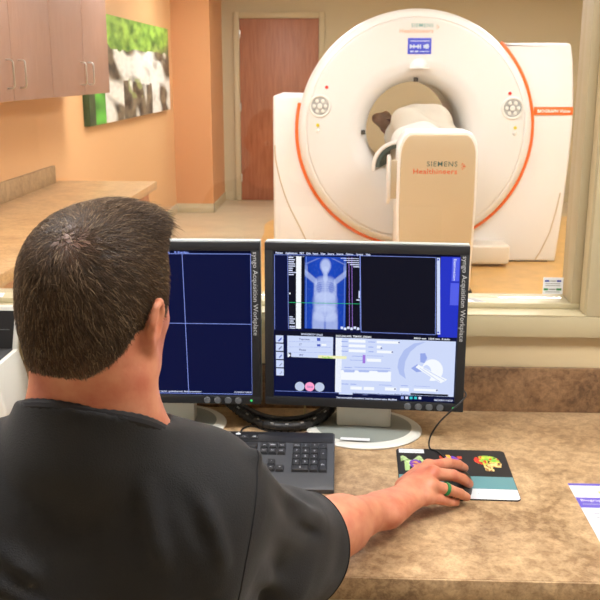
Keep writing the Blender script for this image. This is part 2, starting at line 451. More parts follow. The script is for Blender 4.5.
# ------------------------------------------------------------------ wall cupboards, counter, picture
def pull(m, p, ln, axis_out, axis_long, mt='steel', r=0.005, out=0.035):
    o = Vector(axis_out); a = Vector(axis_long); p = Vector(p)
    pts = [p-a*ln/2, p-a*ln/2+o*(out-.012), p-a*(ln/2-.004)+o*(out-.004), p-a*(ln/2-.014)+o*out, p+a*(ln/2-.014)+o*out, p+a*(ln/2-.004)+o*(out-.004), p+a*ln/2+o*(out-.012), p+a*ln/2]
    m.tube(pts, r, mt, 8)
def wall_cupboard(y0, ys, y1, label):
    t = thing('wall_cabinet', label, 'cabinet', (XL, y0, 1.5), 0, 'wall cabinets')
    D = 0.335
    MB().box((0.002, 0, 0), (D-.022, y1-y0-.003, 0.95), 'cabinet_laminate', 0.002).build('body', t)
    for a, b_, s in [(y0, ys, 1), (ys, y1, -1)]:
        d = MB().box((D-.02, a-y0+.003, 0), (D, b_-y0-.003, 0.95), 'cabinet_laminate', 0.002).build('door', t)
        h = MB(); pull(h, (D, (b_ if s > 0 else a)-y0-s*0.085, 0.13), 0.135, (1, 0, 0), (0, 0, 1)); h.build('handle', d)
wall_cupboard(3.83, 4.473, 5.097, 'brown laminate wall cabinet at the left photo edge, nearer the viewer')
wall_cupboard(5.10, 5.753, 6.364, 'brown laminate wall cabinet beside the waterfall picture')
t = thing('countertop', 'mottled tan laminate countertop along the orange wall', 'countertop', (XL, 6.13, 0.855))
MB().box((0.002, -3.6, 0), (0.689, 0, 0.055), 'counter_laminate', 0.006).build('worktop', t)
MB().box((0.002, -3.6, 0.055), (0.024, -0.12, 0.172), 'counter_splash', 0.003).build('backsplash', t)
def base_cabinet(y0, y1, label):
    t = thing('base_cabinet', label, 'cabinet', (XL, y0, 0), 0, 'base cabinets')
    D = 0.64; w_ = y1-y0
    MB().box((0.002, 0, 0.1), (D-.022, w_-.003, 0.853), 'base_cabinet_wood', 0.002).build('body', t)
    MB().box((0.002, 0, 0), (D-.08, w_-.003, 0.1), 'dark_gap').build('toe_kick', t)
    d = MB().box((D-.02, .003, 0.69), (D, w_-.006, 0.85), 'base_cabinet_wood', 0.002).build('drawer', t)
    h = MB(); pull(h, (D, w_/2, 0.77), 0.135, (1, 0, 0), (0, 1, 0)); h.build('handle', d)
    d = MB().box((D-.02, .003, 0.11), (D, w_-.006, 0.685), 'base_cabinet_wood', 0.002).build('door', t)
    h = MB(); pull(h, (D, w_-.09, 0.58), 0.135, (1, 0, 0), (0, 0, 1)); h.build('handle', d)
base_cabinet(5.45, 6.09, 'brown wood base cabinet with a steel drawer pull at the counter end')
# waterfall canvas on the wall
def wf(u, v):
    # u along the wall (near -> far), v up
    n1 = mnoise.noise((u*4, v*3, 1.0)); n2 = mnoise.noise((u*14, v*9, 2.0)); n4 = mnoise.noise((u*30, v*22, 9.0))
    n3 = mnoise.noise((u*7+v*3.5, v*4-u*1.5, 5.0)); n5 = mnoise.noise((u*6, v*5, 14.0))
    def mixc(a, b, t): t = max(0, min(1, t)); return tuple(x*(1-t)+y*t for x, y in zip(a, b))
    green = mixc(lin((74, 122, 40)), lin((176, 222, 92)), .5+.9*n2+.35*n4)
    rock = mixc(lin((58, 50, 40)), lin((140, 126, 102)), .42+.8*n2+.4*n4)
    water = mixc(lin((186, 184, 168)), lin((246, 246, 238)), .75+.7*n3+.3*n4)
    if u < 0.055: return mixc(lin((40, 62, 30)), lin((70, 90, 44)), .5+n2)
    if u < 0.15 and v < .7: return mixc(lin((50, 110, 36)), lin((96, 196, 62)), .55+.9*n2)
    edge = .70+.12*n1+.07*n2-.10*max(0, u-.6)
    if v > edge: return mixc(green, rock, (u-.8)*3+.8*n5-(v-.75)*1.5)
    d = edge-v
    flow = .45+1.5*n3+.5*n5-.9*max(0, u-.72)*4*max(0, v-.2)
    if d < .10: flow -= .35-2*d
    if .34 < u < .74 and v < .36+.08*n1: flow = -.1+1.8*mnoise.noise((u*13, v*2.5, 7.0))
    c = mixc(rock, water, flow*2.2)
    if .4 < u < .65 and .2 < v < .4 and n2 > .12: c = mixc(c, lin((150, 170, 90)), .6)
    return c
PY0, PY1, PZ0, PZ1 = 6.845, 10.15, 1.236, 2.095
m = MB(); m.box((0.0015, 0, 0), (0.05, PY1-PY0, PZ1-PZ0), 'canvas_edge', 0.002)
m.pixels(190, 70, wf, lambda u, v: (0.0515, u*(PY1-PY0), v*(PZ1-PZ0)), 'print_colours')
tag(m.build('canvas_print', loc=(XL, PY0, PZ0)), 'wide canvas photograph of a waterfall in green woods on the orange wall', 'picture')
o_ = bpy.data.objects['canvas_print']
cl = o_.data.attributes.get('Col')
# ------------------------------------------------------------------ scanner gantry
RX = Matrix.Rotation(PI/2, 4, 'X')
def T(x, y, z): return Matrix.Translation((x, y, z))
g = thing('scanner_gantry', 'large white ring-shaped medical scanner gantry with orange edge stripe', 'scanner', (0.64, 7.75, 0))
GZ = 1.155
m = MB(); m.lathe([(0.408, 0.2), (0.41, 0.13), (0.425, 0.085), (0.455, 0.045), (0.50, 0.02), (0.545, 0.006), (0.57, 0.0), (0.60, 0.0), (0.90, 0.0), (0.918, 0.002), (0.924, 0.010), (0.93, 0.004)], 'gantry_white', 'y', 128, M=T(0, 0, GZ))
m.build('front_cover', g, ang=50)
m = MB(); m.lathe([(0.93, 0.004), (0.955, 0.012), (0.98, 0.035), (0.995, 0.075), (1.0, 0.12), (1.0, 0.5), (0.99, 1.28), (0.95, 1.34), (0.41, 1.34)], 'gantry_rim', 'y', 128, M=T(0, 0, GZ))
m.build('outer_rim', g, ang=50)
m = MB(); m.lathe([(0.408, 0.2), (0.408, 0.55), (0.402, 0.555), (0.402, 0.64), (0.408, 0.645), (0.408, 1.34)], 'bore_liner', 'y', 96, M=T(0, 0, GZ))
m.build('bore_liner', g, ang=50)
rp = [(0.0, 0.012), (1.285, 0.012), (1.315, 0.35), (1.345, 0.9), (1.352, 1.2), (1.345, 1.42), (1.318, 1.72), (1.296, 1.845), (1.283, 1.868), (1.26, 1.876), (0.655, 1.876)] + [(x, z) for x, z in arc(0, GZ, 0.965, 48, -90, 40)]
m = MB(); m.prism(rp, 'y', 0.11, 1.3, 'gantry_rim', 0.02)
sc_ = m.build('side_cover', g)
lp = [(0.0, GZ-.965)] + [(x, z) for x, z in arc(0, GZ, 0.965, -90, -197, 36)][1:] + [(-1.192, 1.447), (-1.208, 1.441), (-1.214, 1.425), (-1.216, 1.1), (-1.215, 0.012), (0.0, 0.012)]
m = MB(); m.prism(lp, 'y', 0.11, 1.3, 'gantry_rim', 0.02)
sl_ = m.build('side_cover', g)
m = MB(); m.tube([(1.288, 0.108, 0.62), (1.262, 0.108, 0.46), (1.22, 0.108, 0.27), (1.15, 0.108, 0.1), (1.11, 0.108, 0.03)], 0.006, 'seam_grey', 6); m.build('seam', sc_)
m = MB(); m.tube(catmull([(-1.2, 0.108, 1.02), (-1.19, 0.108, 0.88), (-1.15, 0.108, 0.7), (-1.08, 0.108, 0.5), (-0.97, 0.108, 0.28), (-0.9, 0.108, 0.12)], 6), 0.006, 'seam_grey', 6); m.build('seam', sl_)
st = []
for i in range(91):
    a = math.radians(46-(239)*i/90); st.append((1.004*math.cos(a), 0.10, GZ+1.004*math.sin(a)))
m = MB(); m.tube(st, 0.021, 'orange_stripe', 10); m.build('edge_stripe', g)
m = MB(); m.box((1.015, 0.100, 1.285), (1.343, 0.135, 1.352), 'orange_stripe', 0.002); bd = m.build('name_band', g)
m = MB(); m.text('BIOGRAPH Vision', 0.034, 'logo_white', T(1.045, 0.0985, 1.306) @ RX, width=0.275, bold=.03); m.build('lettering', bd, smooth=False)
m = MB(); m.box((-1.15, 0.125, 0), (1.22, 1.25, 0.02), 'dark_gap'); m.build('base', g)
m = MB(); m.box((0.5, -0.14, 0.03), (0.835, 0.2, 0.195), 'gantry_cream', 0.022, 3); m.build('foot_cover', g)
# status display, cap below it
m = MB(); m.box((-0.079, -0.008, 1.785), (0.115, 0.01, 1.913), 'display_blue', 0.002)
for a, b_, c, d_ in [(-0.06, 0.02, 1.838, 1.852), (-0.064, -0.05, 1.83, 1.862), (-0.036, -0.024, 1.83, 1.862), (0.0, 0.012, 1.828, 1.862), (0.02, 0.03, 1.828, 1.862), (0.05, 0.062, 1.832, 1.858), (-0.06, -0.03, 1.80, 1.812), (-0.02, 0.01, 1.80, 1.812), (0.02, 0.1, 1.802, 1.809), (-0.06, 0.1, 1.886, 1.892)]:
    m.box((a, -0.0095, c), (b_, -0.008, d_), 'display_white')
m.lathe([(0, 0), (0.02, 0)], 'display_white', 'y', 20, M=T(0.078, -0.0092, 1.846))
m.build('status_display', g)
m = MB(); m.lathe([(0, -0.06), (0.03, -0.056), (0.055, -0.04), (0.07, -0.018), (0.078, 0.01)], 'gantry_rim', 'y', 32, a0=0, a1=PI, M=T(0.018, 0, 1.675))
m.box((-0.06, -0.05, 1.665), (0.096, 0.01, 1.677), 'gantry_rim', 0.004)
m.build('camera_cap', g, ang=60)
def lettering(name, parent, x0, x1, zs, hx0, zh, y, m1, m2, k):
    m = MB(); m.text('SIEMENS', k, m1, T(x0, y, zs) @ RX, width=x1-x0, bold=.004, spc=1.14); m.build(name, parent, smooth=False)
    m = MB(); m.text('Healthineers', k*1.04, m2, T(hx0, y, zh) @ RX, width=x1-hx0, bold=.012, spc=1.08); m.build(name, parent, smooth=False)
    m = MB()
    s = k*0.15; cx = x1+k*0.75; cz = (zs+zh)/2+k*.55
    for i, j in [(0, 2), (1, 1), (2, 0), (1, -1), (0, -2), (-.6, 1), (.4, 0), (-.6, -1), (1.2, 0)]:
        m.lathe([(0, 0), (s*.55, 0)], m2, 'y', 10, M=T(cx+i*s*1.15, y, cz+j*s*1.3))
    return m.build('logo_mark', parent, smooth=False)
lettering('lettering', g, -0.055, 0.128, 2.0, -0.15, 1.955, -0.003, 'logo_faint_teal', 'logo_faint_orange', 0.042)
for sx in (-0.808, 0.814):
    zc = 1.36 if sx < 0 else 1.345
    m = MB(); m.lathe([(0, 0.004), (0.075, 0.002), (0.08, -0.012), (0.09, -0.012), (0.096, 0.002)], 'button_pale', 'y', 40, M=T(sx, 0, zc))
    m.lathe([(0, -0.004), (0.074, -0.001)], 'button_grey', 'y', 40, M=T(sx, 0, zc)); cp = m.build('control_panel', g)
    m = MB(); m.lathe([(0, -0.02), (0.018, -0.018), (0.022, -0.002)], 'button_pale', 'y', 20, M=T(sx, 0, zc))
    for k in range(6):
        a = k*PI/3
        m.lathe([(0, -0.014), (0.012, -0.012), (0.016, 0)], 'button_pale', 'y', 14, M=T(sx+.048*math.cos(a), 0, zc+.048*math.sin(a)))
    m.build('push_button', cp)
for x, z, mt in [(-0.75, 1.515, 'lamp_red'), (-0.825, 1.2, 'lamp_yellow'), (-0.825, 1.152, 'button_pale'), (0.786, 1.466, 'lamp_red'), (0.846, 1.182, 'lamp_yellow'), (0.846, 1.134, 'button_pale')]:
    m = MB(); m.lathe([(0, -0.012), (0.012, -0.01), (0.02 if mt == 'button_pale' else 0.015, 0.002)], mt, 'y', 16, M=T(x, 0, z)); o = m.build('indicator_light', g)
    o['label'] = {'lamp_red': 'red indicator light', 'lamp_yellow': 'yellow indicator light', 'button_pale': 'white round button'}[mt]
for x, z, M_ in [(0.0, 1.578, (0.018, 0.018)), (-0.436, 1.14, (0.018, 0.018)), (0.43, 1.142, (0.018, 0.018))]:
    m = MB(); m.box((x-M_[0], 0.03, z-M_[1]), (x+M_[0], 0.08, z+M_[1]), 'dark_gap', 0.004); m.build('laser_window', g)

# ------------------------------------------------------------------ patient table in front of the bore
pt = thing('patient_table', 'tall beige and white end panel of the scanner patient table', 'scanner table', (0.712, 6.5, 0))
def tomb(x0, x1, z0, z1, r):
    rz = r*1.9; q = lambda cx, a0, a1: [(cx+r*math.cos(math.radians(a0+(a1-a0)*i/10)), z1-rz+rz*math.sin(math.radians(a0+(a1-a0)*i/10))) for i in range(11)]
    return [(x0+.015, z0), (x1-.015, z0), (x1+.002, z1*.6)] + q(x1-r, 4, 90) + q(x0+r, 90, 176) + [(x0-.004, z1*.55)]
MB().prism(tomb(-0.268, 0.268, 0.08, 1.207, 0.085), 'y', 0.0, 0.03, 'pedestal_beige', 0.008).build('end_panel', pt)
MB().prism(tomb(-0.285, 0.285, 0.06, 1.232, 0.09), 'y', 0.012, 0.34, 'gantry_rim', 0.015).build('end_housing', pt)
MB().box((-0.25, 0.34, 0.06), (0.25, 1.05, 0.86), 'gantry_white', 0.03, 3).build('column', pt)
MB().box((-0.29, 0.02, 0.0), (0.29, 1.1, 0.06), 'dark_gap', 0.01).build('base', pt)
prof = [(-0.235, 0.06), (-0.2, 0.02), (-0.1, 0.0), (0.1, 0.0), (0.2, 0.02), (0.235, 0.06), (0.225, 0.065), (0.19, 0.035), (0.1, 0.018), (-0.1, 0.018), (-0.19, 0.035), (-0.225, 0.065)]
MB().prism([(x, z+0.90) for x, z in prof], 'y', 0.34, 3.3, 'gantry_white').build('tabletop', pt)
lettering('lettering', bpy.data.objects['end_panel'], 0.632-.712, 0.850-.712, 0.982, 0.535-.712, 0.928, -0.0015, 'logo_teal', 'logo_orange', 0.051)
m = MB(); hp = [(-0.345, 0.1+dy, z) for dy, z in [(0, 1.0), (0.02, 1.03), (0.06, 1.04), (0.10, 1.03), (0.12, 1.0), (0.12, 0.74), (0.10, 0.71), (0.06, 0.70), (0.02, 0.71), (0, 0.74)]]
m.tube(hp, 0.013, 'gantry_white', 8, closed=True); m.box((-0.342, 0.115, 0.73), (-0.28, 0.205, 1.01), 'seam_grey', 0.004); m.build('side_grip', pt)
# arm support: a curled white trough with a dark lining, on the left flank of the table
def trough(rad, th, m_):
    m = MB(); a = arc(0, 0, rad, 170, 305, 18); b_ = arc(0, 0, rad-th, 305, 170, 18)
    m.prism(a+b_, 'y', 0, 0.42, m_, 0.004); return m
a = [(x, z) for x, z in arc(0, 0, 0.215, 72, 188, 16)]
MB().prism(a+[(x, z) for x, z in arc(0, 0, 0.185, 188, 72, 16)], 'y', 0.0, 0.34, 'gantry_white', 0.004, M=T(-0.25, 0.5, 0.915) @ Matrix.Rotation(math.radians(-14), 4, 'Z')).build('arm_shield', pt)
MB().prism([(x, z) for x, z in arc(0, 0, 0.184, 72, 180, 16)]+[(x, z) for x, z in arc(0, 0, 0.155, 180, 72, 16)], 'y', 0.012, 0.33, 'strap_teal', 0.002, M=T(-0.25, 0.5, 0.915) @ Matrix.Rotation(math.radians(-14), 4, 'Z')).build('shield_lining', bpy.data.objects['arm_shield'])

# ------------------------------------------------------------------ desk
dk = thing('control_desk', 'mottled brown laminate control desk with backsplash under the window', 'desk', (0, 1.455, 0))
MB().box((-1.9, 0.0, 0.705), (2.1, 0.836, 0.75), 'desk_laminate', 0.003).build('worktop', dk)
MB().box((-1.9, -0.004, 0.704), (2.1, 0.0005, 0.7485), 'desk_laminate_shaded', 0.001).build('edge_band', dk)  # thin strip carrying the painted shade of the worktop's front
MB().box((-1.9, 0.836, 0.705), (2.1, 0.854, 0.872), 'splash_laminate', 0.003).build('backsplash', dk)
for x in (-1.86, 2.03): MB().box((x, 0.06, 0), (x+.03, 0.83, 0.705), 'cabinet_laminate', 0.002).build('side_panel', dk)

# ------------------------------------------------------------------ monitors
PW, PH = 0.490, 0.411; BZ = 0.0218
SW, SH = PW-2*BZ, PH-2*BZ
def monitor(x, y, rz, tilt, label, paint, led):
    t = thing('computer_monitor', label, 'monitor', (x, y, 0.75), rz, 'control desk monitors')
    m = MB(); m.lathe([(0.0, 0.016), (0.100, 0.012), (0.102, 0.011)], 'stand_base_grey', 'z', 64, sx=1.2, sy=1.05); m.lathe([(0.102, 0.011), (0.118, 0.009), (0.124, 0.004), (0.122, 0.0), (0, 0)], 'stand_rim', 'z', 64, sx=1.2, sy=1.05)
    m.build('stand_base', t, ang=25)
    m = MB(); m.box((-0.069, -0.012, 0.012), (0.069, 0.03, 0.3), 'stand_grey', 0.006); m.build('stand_neck', t)
    m = MB(); m.box((-0.052, -0.112, 0.0145), (0.02, -0.092, 0.0152), 'paper_white', M=Matrix.Rotation(-0.1, 4, 'X') @ T(0, 0, -0.009)); m.build('label_sticker', bpy.data.objects[t.name].children[0])
    # panel, in its own frame: x right, z up from bottom edge, y = 0 at bezel face
    P = T(0, -0.062, 0.082) @ Matrix.Rotation(math.radians(tilt), 4, 'X')
    def bar(m, lo, hi, mt, bv=0.0): m.box(lo, hi, mt, bv, M=P)
    m = MB(); hw = PW/2
    for lo, hi in [((-hw, 0, 0), (hw, .022, BZ)), ((-hw, 0, PH-BZ), (hw, .022, PH)), ((-hw, 0, BZ-.003), (-hw+BZ, .022, PH-BZ+.003)), ((hw-BZ, 0, BZ-.003), (hw, .022, PH-BZ+.003))]:
        bar(m, lo, hi, 'bezel_charcoal', 0.002)
    bz = m.build('bezel', t)
    m = MB(); bar(m, (-hw-.0005, .016, -.001), (hw+.0005, .04, PH+.0025), 'bezel_pale', 0.004); bar(m, (-hw*.6, .035, PH*.15), (hw*.6, .085, PH*.85), 'stand_grey', 0.012); m.build('rear_shell', t)
    # buttons and light on the lower bezel
    for k in range(4):
        b_ = MB(); b_.lathe([(0, -0.0035), (0.0075, -0.003), (0.009, 0.0005)], 'bezel_button', 'y', 20, M=P @ T(hw-0.135+k*0.0262, 0, BZ*.47)); b_.build('button', bz)
    b_ = MB(); b_.lathe([(0, -0.002), (0.0035, 0.0003)], 'led_green', 'y', 12, M=P @ T(hw-.024, 0, BZ*.47)); b_.build('power_light', bz)
    m = MB(); m.text('syngo Acquisition Workplace', 0.0165, 'bezel_text', P @ T(hw-.0165, -0.0006, PH-.024) @ Matrix.Rotation(PI/2, 4, 'Y') @ RX, width=0.208); m.build('lettering', bz, smooth=False)
    S = P @ T(-SW/2, 0.006, BZ)
    m = MB(); m.box((0, 0, 0), (SW, 0.006, SH), 'ui_navy', M=S)
    paint(m, S); m.build('screen', t, smooth=False)
    return t
class UI:
    """marks on a screen; positions are read against the four screen corners"""
    def __init__(s, m, S, c): s.m, s.S, s.c = m, S, c
    def q(s, x, y):
        (ax, ay), (bx, by), (cx, cy_), (dx, dy) = s.c; u = v = .5
        for _ in range(12):
            lx = ax+(dx-ax)*v; rx = bx+(cx-bx)*v; u = (x-lx)/(rx-lx)
            ty = ay+(by-ay)*u; qy = dy+(cy_-dy)*u; v = (y-ty)/(qy-ty)
        return min(max(u, 0), 1)*SW, (1-min(max(v, 0), 1))*SH
    def at(s, x, y, l):
        a, b = s.q(x, y); return (a, -0.0002*l, b)
    def R(s, x0, y0, x1, y1, mt, l):
        a, b = s.q(x0, y0); c, d = s.q(x1, y1); y = -0.0002*l
        s.m.poly([(a, y, d), (c, y, d), (c, y, b), (a, y, b)], mt, s.S)
    def Pg(s, pts, mt, l): s.m.poly([s.at(x, y, l) for x, y in pts], mt, s.S)
    def L(s, x0, y0, x1, y1, mt, l, w_=0.0011):
        a = Vector(s.at(x0, y0, l)); b = Vector(s.at(x1, y1, l)); d = (b-a).normalized(); n = Vector((-d.z, 0, d.x))*w_/2
        s.m.poly([a-n, b-n, b+n, a+n], mt, s.S)
    def D(s, x, y, r, mt, l):
        c = Vector(s.at(x, y, l)); s.m.poly([c+Vector((math.cos(k*PI/12)*r, 0, math.sin(k*PI/12)*r)) for k in range(24)], mt, s.S)
    def Tx(s, t, x0, x1, y, mt, l, k=0.0065):
        a, b = s.q(x0, y); c, _ = s.q(x1, y)
        s.m.text(t, k, mt, s.S @ T(a, -0.0002*l, b) @ RX, width=c-a, bold=.03)
def paint_left(m, S):
    u = UI(m, S, [(68, 250), (252.5, 251), (251.5, 394), (68, 394)])
    u.R(68, 250.2, 252.5, 253, 'ui_dark', 1)
    u.Tx('Patient  Applications  Options  Help', 76, 190, 252.8, 'ui_line', 2, 0.006)
    for a in [(69, 253.8, 252, 254.2), (69, 392.6, 251.4, 392.8), (183, 254, 185.5, 392.6), (69, 321.5, 251.6, 322.4), (252, 254.2, 251.4, 392.8), (69, 253.8, 69, 392.6)]:
        u.L(*a, 'ui_line', 2, 0.0014)
    u.Tx('Data successfully loaded from patient browser', 100, 199, 391.4, 'ui_text', 3, 0.005)
    u.Tx('10/15/2019 11:33:21', 233, 250.5, 391.4, 'ui_text', 3, 0.005)
def scout(u, v):
    # topogram of a lying figure, arms raised; v down
    x = u-.5; y = v
    def blob(cx, cy_, rx, ry, p=2): return max(0.0, 1-((abs(x-cx)/rx)**p+(abs(y-cy_)/ry)**p))
    b = 0.0
    def add(val, k): return 1-(1-b)*(1-min(1, val*1.6)*k)
    b = add(blob(0, .12, .15, .11), .75); b = add(blob(0, .19, .10, .07), .5)
    b = add(blob(0, .28, .07, .09), .6)
    b = add(blob(0, .45, .30, .20, 3), .55); b = add(blob(0, .62, .32, .16, 3), .62); b = add(blob(0, .78, .33, .13, 3), .55)
    b = add(blob(-.16, .93, .17, .2, 3), .6); b = add(blob(.16, .93, .17, .2, 3), .6)
    for s in (-1, 1):
        t = (abs(x)-.2)/.32
        if 0 < t < 1 and x*s > 0:
            cy_ = .36-.15*t; d = abs(y-cy_)/.055
            if d < 1: b = add(1-d*d, .5)
            if t > .72:
                d = abs(y-(cy_-.06-.0))/.1
                if d < 1 and y < cy_: b = add(1-d, .3)
        t = (y-.02)/.08
        if 0 < t < 1 and x*s > 0:
            d = abs(abs(x)-(.16+.3*t))/.05
            if d < 1: b = add(1-d, .25)
        # lungs are darker
        l = blob(.15*s, .42, .085, .09)
        b *= 1-.45*min(1, l*1.6)
        for k in range(5):
            rr = abs(((abs(x)-.02)/.24)**2+((y-.40-.03*k)/.07)**2-1)
            if rr < .14 and abs(x) < .27 and y < .41+.03*k: b = add(.25, .4)
    b = add(max(0, 1-abs(x)/.035)*(1 if .25 < y < .82 else 0), .35)
    b = add(max(0, 1-abs(((x/.2)**2+((y-.76)/.08)**2)-1)/.25), .25)
    edge = .5+.5*math.cos(x*2.0)
    n = mnoise.noise((u*20, v*30, 3))*.04
    base = np.array(lin((20, 70, 190)))*edge; hi = np.array(lin((206, 220, 255)))
    t = min(1, max(0, b*.95+n)); c = base*(1-t)+hi*t
    if abs(abs(x)-.47) < .012: c = c*.6+np.array(lin((130, 170, 255)))*.4
    return tuple(float(k) for k in c)
def paint_right(m, S):
    u = UI(m, S, [(273, 251.5), (463.2, 258.3), (454, 402), (271.2, 394.5)])
    R, L_, D, Tx, Pg = u.R, u.L, u.D, u.Tx, u.Pg
    R(273, 251.6, 463, 261, 'ui_dark', 1)
    words = [('Patient', 275, 282.5), ('Applications', 285, 297.5), ('PET', 300, 304.5), ('Edit', 307, 311.5), ('Insert', 313.5, 319), ('View', 321.5, 326.5), ('Image', 329, 335.5), ('Image', 338, 345), ('Options', 347.5, 355), ('System', 358, 365), ('Help', 368, 372.5)]
    for w_, a, b in words: Tx(w_, a, b, 254.2+(a-273)*.033, 'ui_text', 2, 0.0068)
    R(287.5, 256.5, 361.5, 328.4, 'ui_black', 2)
    # topogram
    x0, z1 = u.q(305.3, 257.2); x1, z0 = u.q(345.8, 328.6)
    m_at = lambda a, b: tuple(u.S @ Vector((x0+(x1-x0)*a, -0.0006, z1+(z0-z1)*b)))
    m.pixels(84, 150, scout, m_at, 'screen_image')
    R(296.3, 257, 300.2, 327.4, 'ui_white', 3)
    random.seed(3)
    for k in range(9): R(288.3, 257.5+k*2.05, 288.3+random.uniform(4, 8.6), 258.7+k*2.05, 'ui_text', 3)
    R(288, 256.8, 305, 257.6, 'ui_text', 3)
    for k in range(4): R(288.3, 315+k*2.05, 288.3+random.uniform(3, 6), 316.2+k*2.05, 'ui_text', 3)
    for k in range(2): R(288.3, 324.4+k*1.7, 288.3+random.uniform(5, 7), 325.5+k*1.7, 'ui_text', 3)
    R(288.3, 292, 290, 293.4, 'ui_white', 3)
    for k in range(5): R(361-(19-k*3.2), 259.3+k*2, 361, 260.5+k*2, 'ui_text', 4)
    R(360, 291, 361, 298, 'ui_text', 4); R(357.5, 299.2, 361, 300.4, 'ui_text', 4)
    for k in range(6): R(341+k*3.3, 325.5+(k % 2), 343.5+k*3.3, 328+(k % 2), 'ui_text', 5)
    for x in (350.6, 353.6): L_(x, 258.5, x-.6, 328, 'ui_violet', 4, 0.0012)
    L_(288, 301.4, 361.5, 303.6, 'ui_green', 5, 0.0013)
    for a in [(273.8, 255.2, 361.8, 257), (361.8, 257, 361, 329), (273.8, 255.2, 273, 327.8), (287.6, 256.4, 287.2, 327.6)]: L_(*a, 'ui_line', 4)
    # black view on the right, scroll bar, task cards
    R(362.6, 257.6, 438.4, 333.4, 'ui_black', 2)
    for a in [(362.6, 257.4, 438.6, 260.2), (362.2, 257.4, 361.8, 331), (361.8, 331, 436.5, 334.2), (438.6, 260.2, 436.6, 334.2)]: L_(*a, 'ui_line', 4)
    R(443.5, 259.5, 463, 337.5, 'ui_blue', 2)
    Pg([(439.6, 260.5), (442.6, 260.6), (441.4, 334), (438.0, 333.8)], 'ui_pale', 3)
    D(440.8, 262.3, .0022, 'ui_blue', 4); D(439.4, 332, .0022, 'ui_blue', 4)
    R(455, 260.6, 461, 283, 'ui_blue_tab', 3); R(452.8, 284.5, 460, 306, 'ui_blue_tab', 3)
    a_, b_ = u.q(456.5, 262); c_, d_ = u.q(456.5, 282)
    m.text('Examination', 0.009, 'ui_white', S @ T(a_, -0.001, b_) @ Matrix.Rotation(PI/2, 4, 'Y') @ RX, width=b_-d_)
    # dark strip with captions
    R(273, 328.8, 453.5, 340.4, 'ui_dark', 1)
    Tx('WHOLEBODY (Head)', 300, 322.5, 333.4, 'ui_text', 5, 0.0062)
    Tx('DOUGLASS, TERRY, DEAN', 336, 372, 335.4, 'ui_white', 5, 0.0062)
    Tx('500.0 mm  1024 mm  0 mAs', 415, 451, 338.2, 'ui_white', 5, 0.006)
    # lower left
    R(286, 334, 332.5, 357, 'ui_pale', 4)
    for k, w_ in enumerate(['Topogram', 'CT', 'Pause', 'PET']):
        Tx(w_, 298, 298+len(w_)*1.4, 338.4+k*5.3, 'ui_text_dark', 5, 0.0068)
        if k: L_(288, 334.6+k*5.3, 331, 335.4+k*5.3, 'ui_lav_dark', 5, .0007)
    R(316.5, 336.5, 320, 339.6, 'ui_icon', 6); R(316.5, 342.7, 320, 345, 'ui_icon', 6); R(321, 342.5, 326, 344.5, 'ui_white', 6)
    R(286.5, 351, 289.5, 356, 'ui_dark', 6); Pg([(286.6, 351.2), (289.2, 353.6), (286.6, 355.8)], 'ui_white', 7)
    R(317.5, 353.6, 346.5, 357.6, 'ui_yellow', 9); Tx('Press Move', 321.5, 332, 356.6, 'ui_lime', 10, 0.007)
    for k in range(5):
        y = 333.6+k*8.25; R(274, y, 281.7, y+7.4, 'ui_pale', 5)
        Pg([(276+k*.4, y+5.5), (280, y+1.8+k*.3), (280, y+3.8), (277.5, y+6.2)], 'ui_icon' if k in (0, 2) else 'ui_text_dark', 6)
    for x, mt in [(298, 'ui_disc'), (308.3, 'ui_pink'), (318.4, 'ui_disc')]: D(x, 385+(x-298)*.035, .0119, mt, 5)
    Tx('Cancel', 305.6, 311.2, 386, 'ui_text_dark', 6, 0.006)
    L_(272.4, 389.5, 336, 391.5, 'ui_line', 5, .0009)
    # planning form
    R(335.8, 336.3, 453.4, 395.8, 'ui_pale', 3)
    R(335.8, 336.6, 340.5, 391, 'ui_white', 3)
    for x0_, x1_, y0_, hh in [(349, 366, 338.2, 3.4), (349, 366, 343, 3.4), (349, 366, 347.9, 3.4), (377.5, 400.5, 339.6, 3.4), (377.5, 382, 344.4, 3), (377.5, 393.5, 349.2, 3.2), (367, 381.5, 357.2, 3.6), (350, 361.5, 385, 3.6), (363.5, 374, 385.5, 3.6), (385, 396.3, 386, 3.6), (400, 409, 386.6, 3.6), (414, 438, 387.2, 3.4)]:
        R(x0_, y0_, x1_, y0_+hh, 'ui_white', 5)
    for x0_, x1_, y0_ in [(341.5, 348, 340.8), (341.5, 348, 345.6), (341.5, 348, 350.4), (369, 376, 341.4), (369, 374, 346.4), (369, 374, 351), (352, 363, 355.4), (350, 363, 359.4), (367, 384, 355.2), (344, 352, 366.6), (354, 391, 366.9), (341, 348, 383.2), (350, 356, 383.4), (379, 392, 384.4), (401, 408, 385), (414, 430, 385.6)]:
        R(x0_, y0_-1.0, x1_, y0_, 'ui_lav_dark', 5)
    R(363, 353.5, 365.5, 362, 'ui_violet', 5)
    R(340.5, 368.4, 391, 380.4, 'ui_white', 5); L_(340.5, 368.2, 391, 369.6, 'ui_lav_dark', 6, .0008)
    for x in (343, 358, 377): Pg([(x, 368.6), (x+12, 368.9), (x+11, 371), (x+1, 370.8)], 'ui_lav', 6)
    for x, y in [(400, 341.6), (393, 351), (395, 387.8), (437, 389.2), (382, 347)]: D(x, y, .0022, 'ui_text_dark', 6)
    # ring drawing
    ring = [(427, 341), (415, 342.5), (405, 349), (399.5, 358), (398, 366), (400, 373), (406, 377.5), (404.5, 369), (406, 360), (411, 351), (418, 345)]
    Pg(ring, 'ui_lav', 5)
    Pg([(421, 352.5), (426, 352), (428, 357), (425, 362), (421, 361)], 'ui_lav_dark', 5); Pg([(411.5, 367), (418, 363), (424, 370), (417, 371)], 'ui_lav_dark', 5)
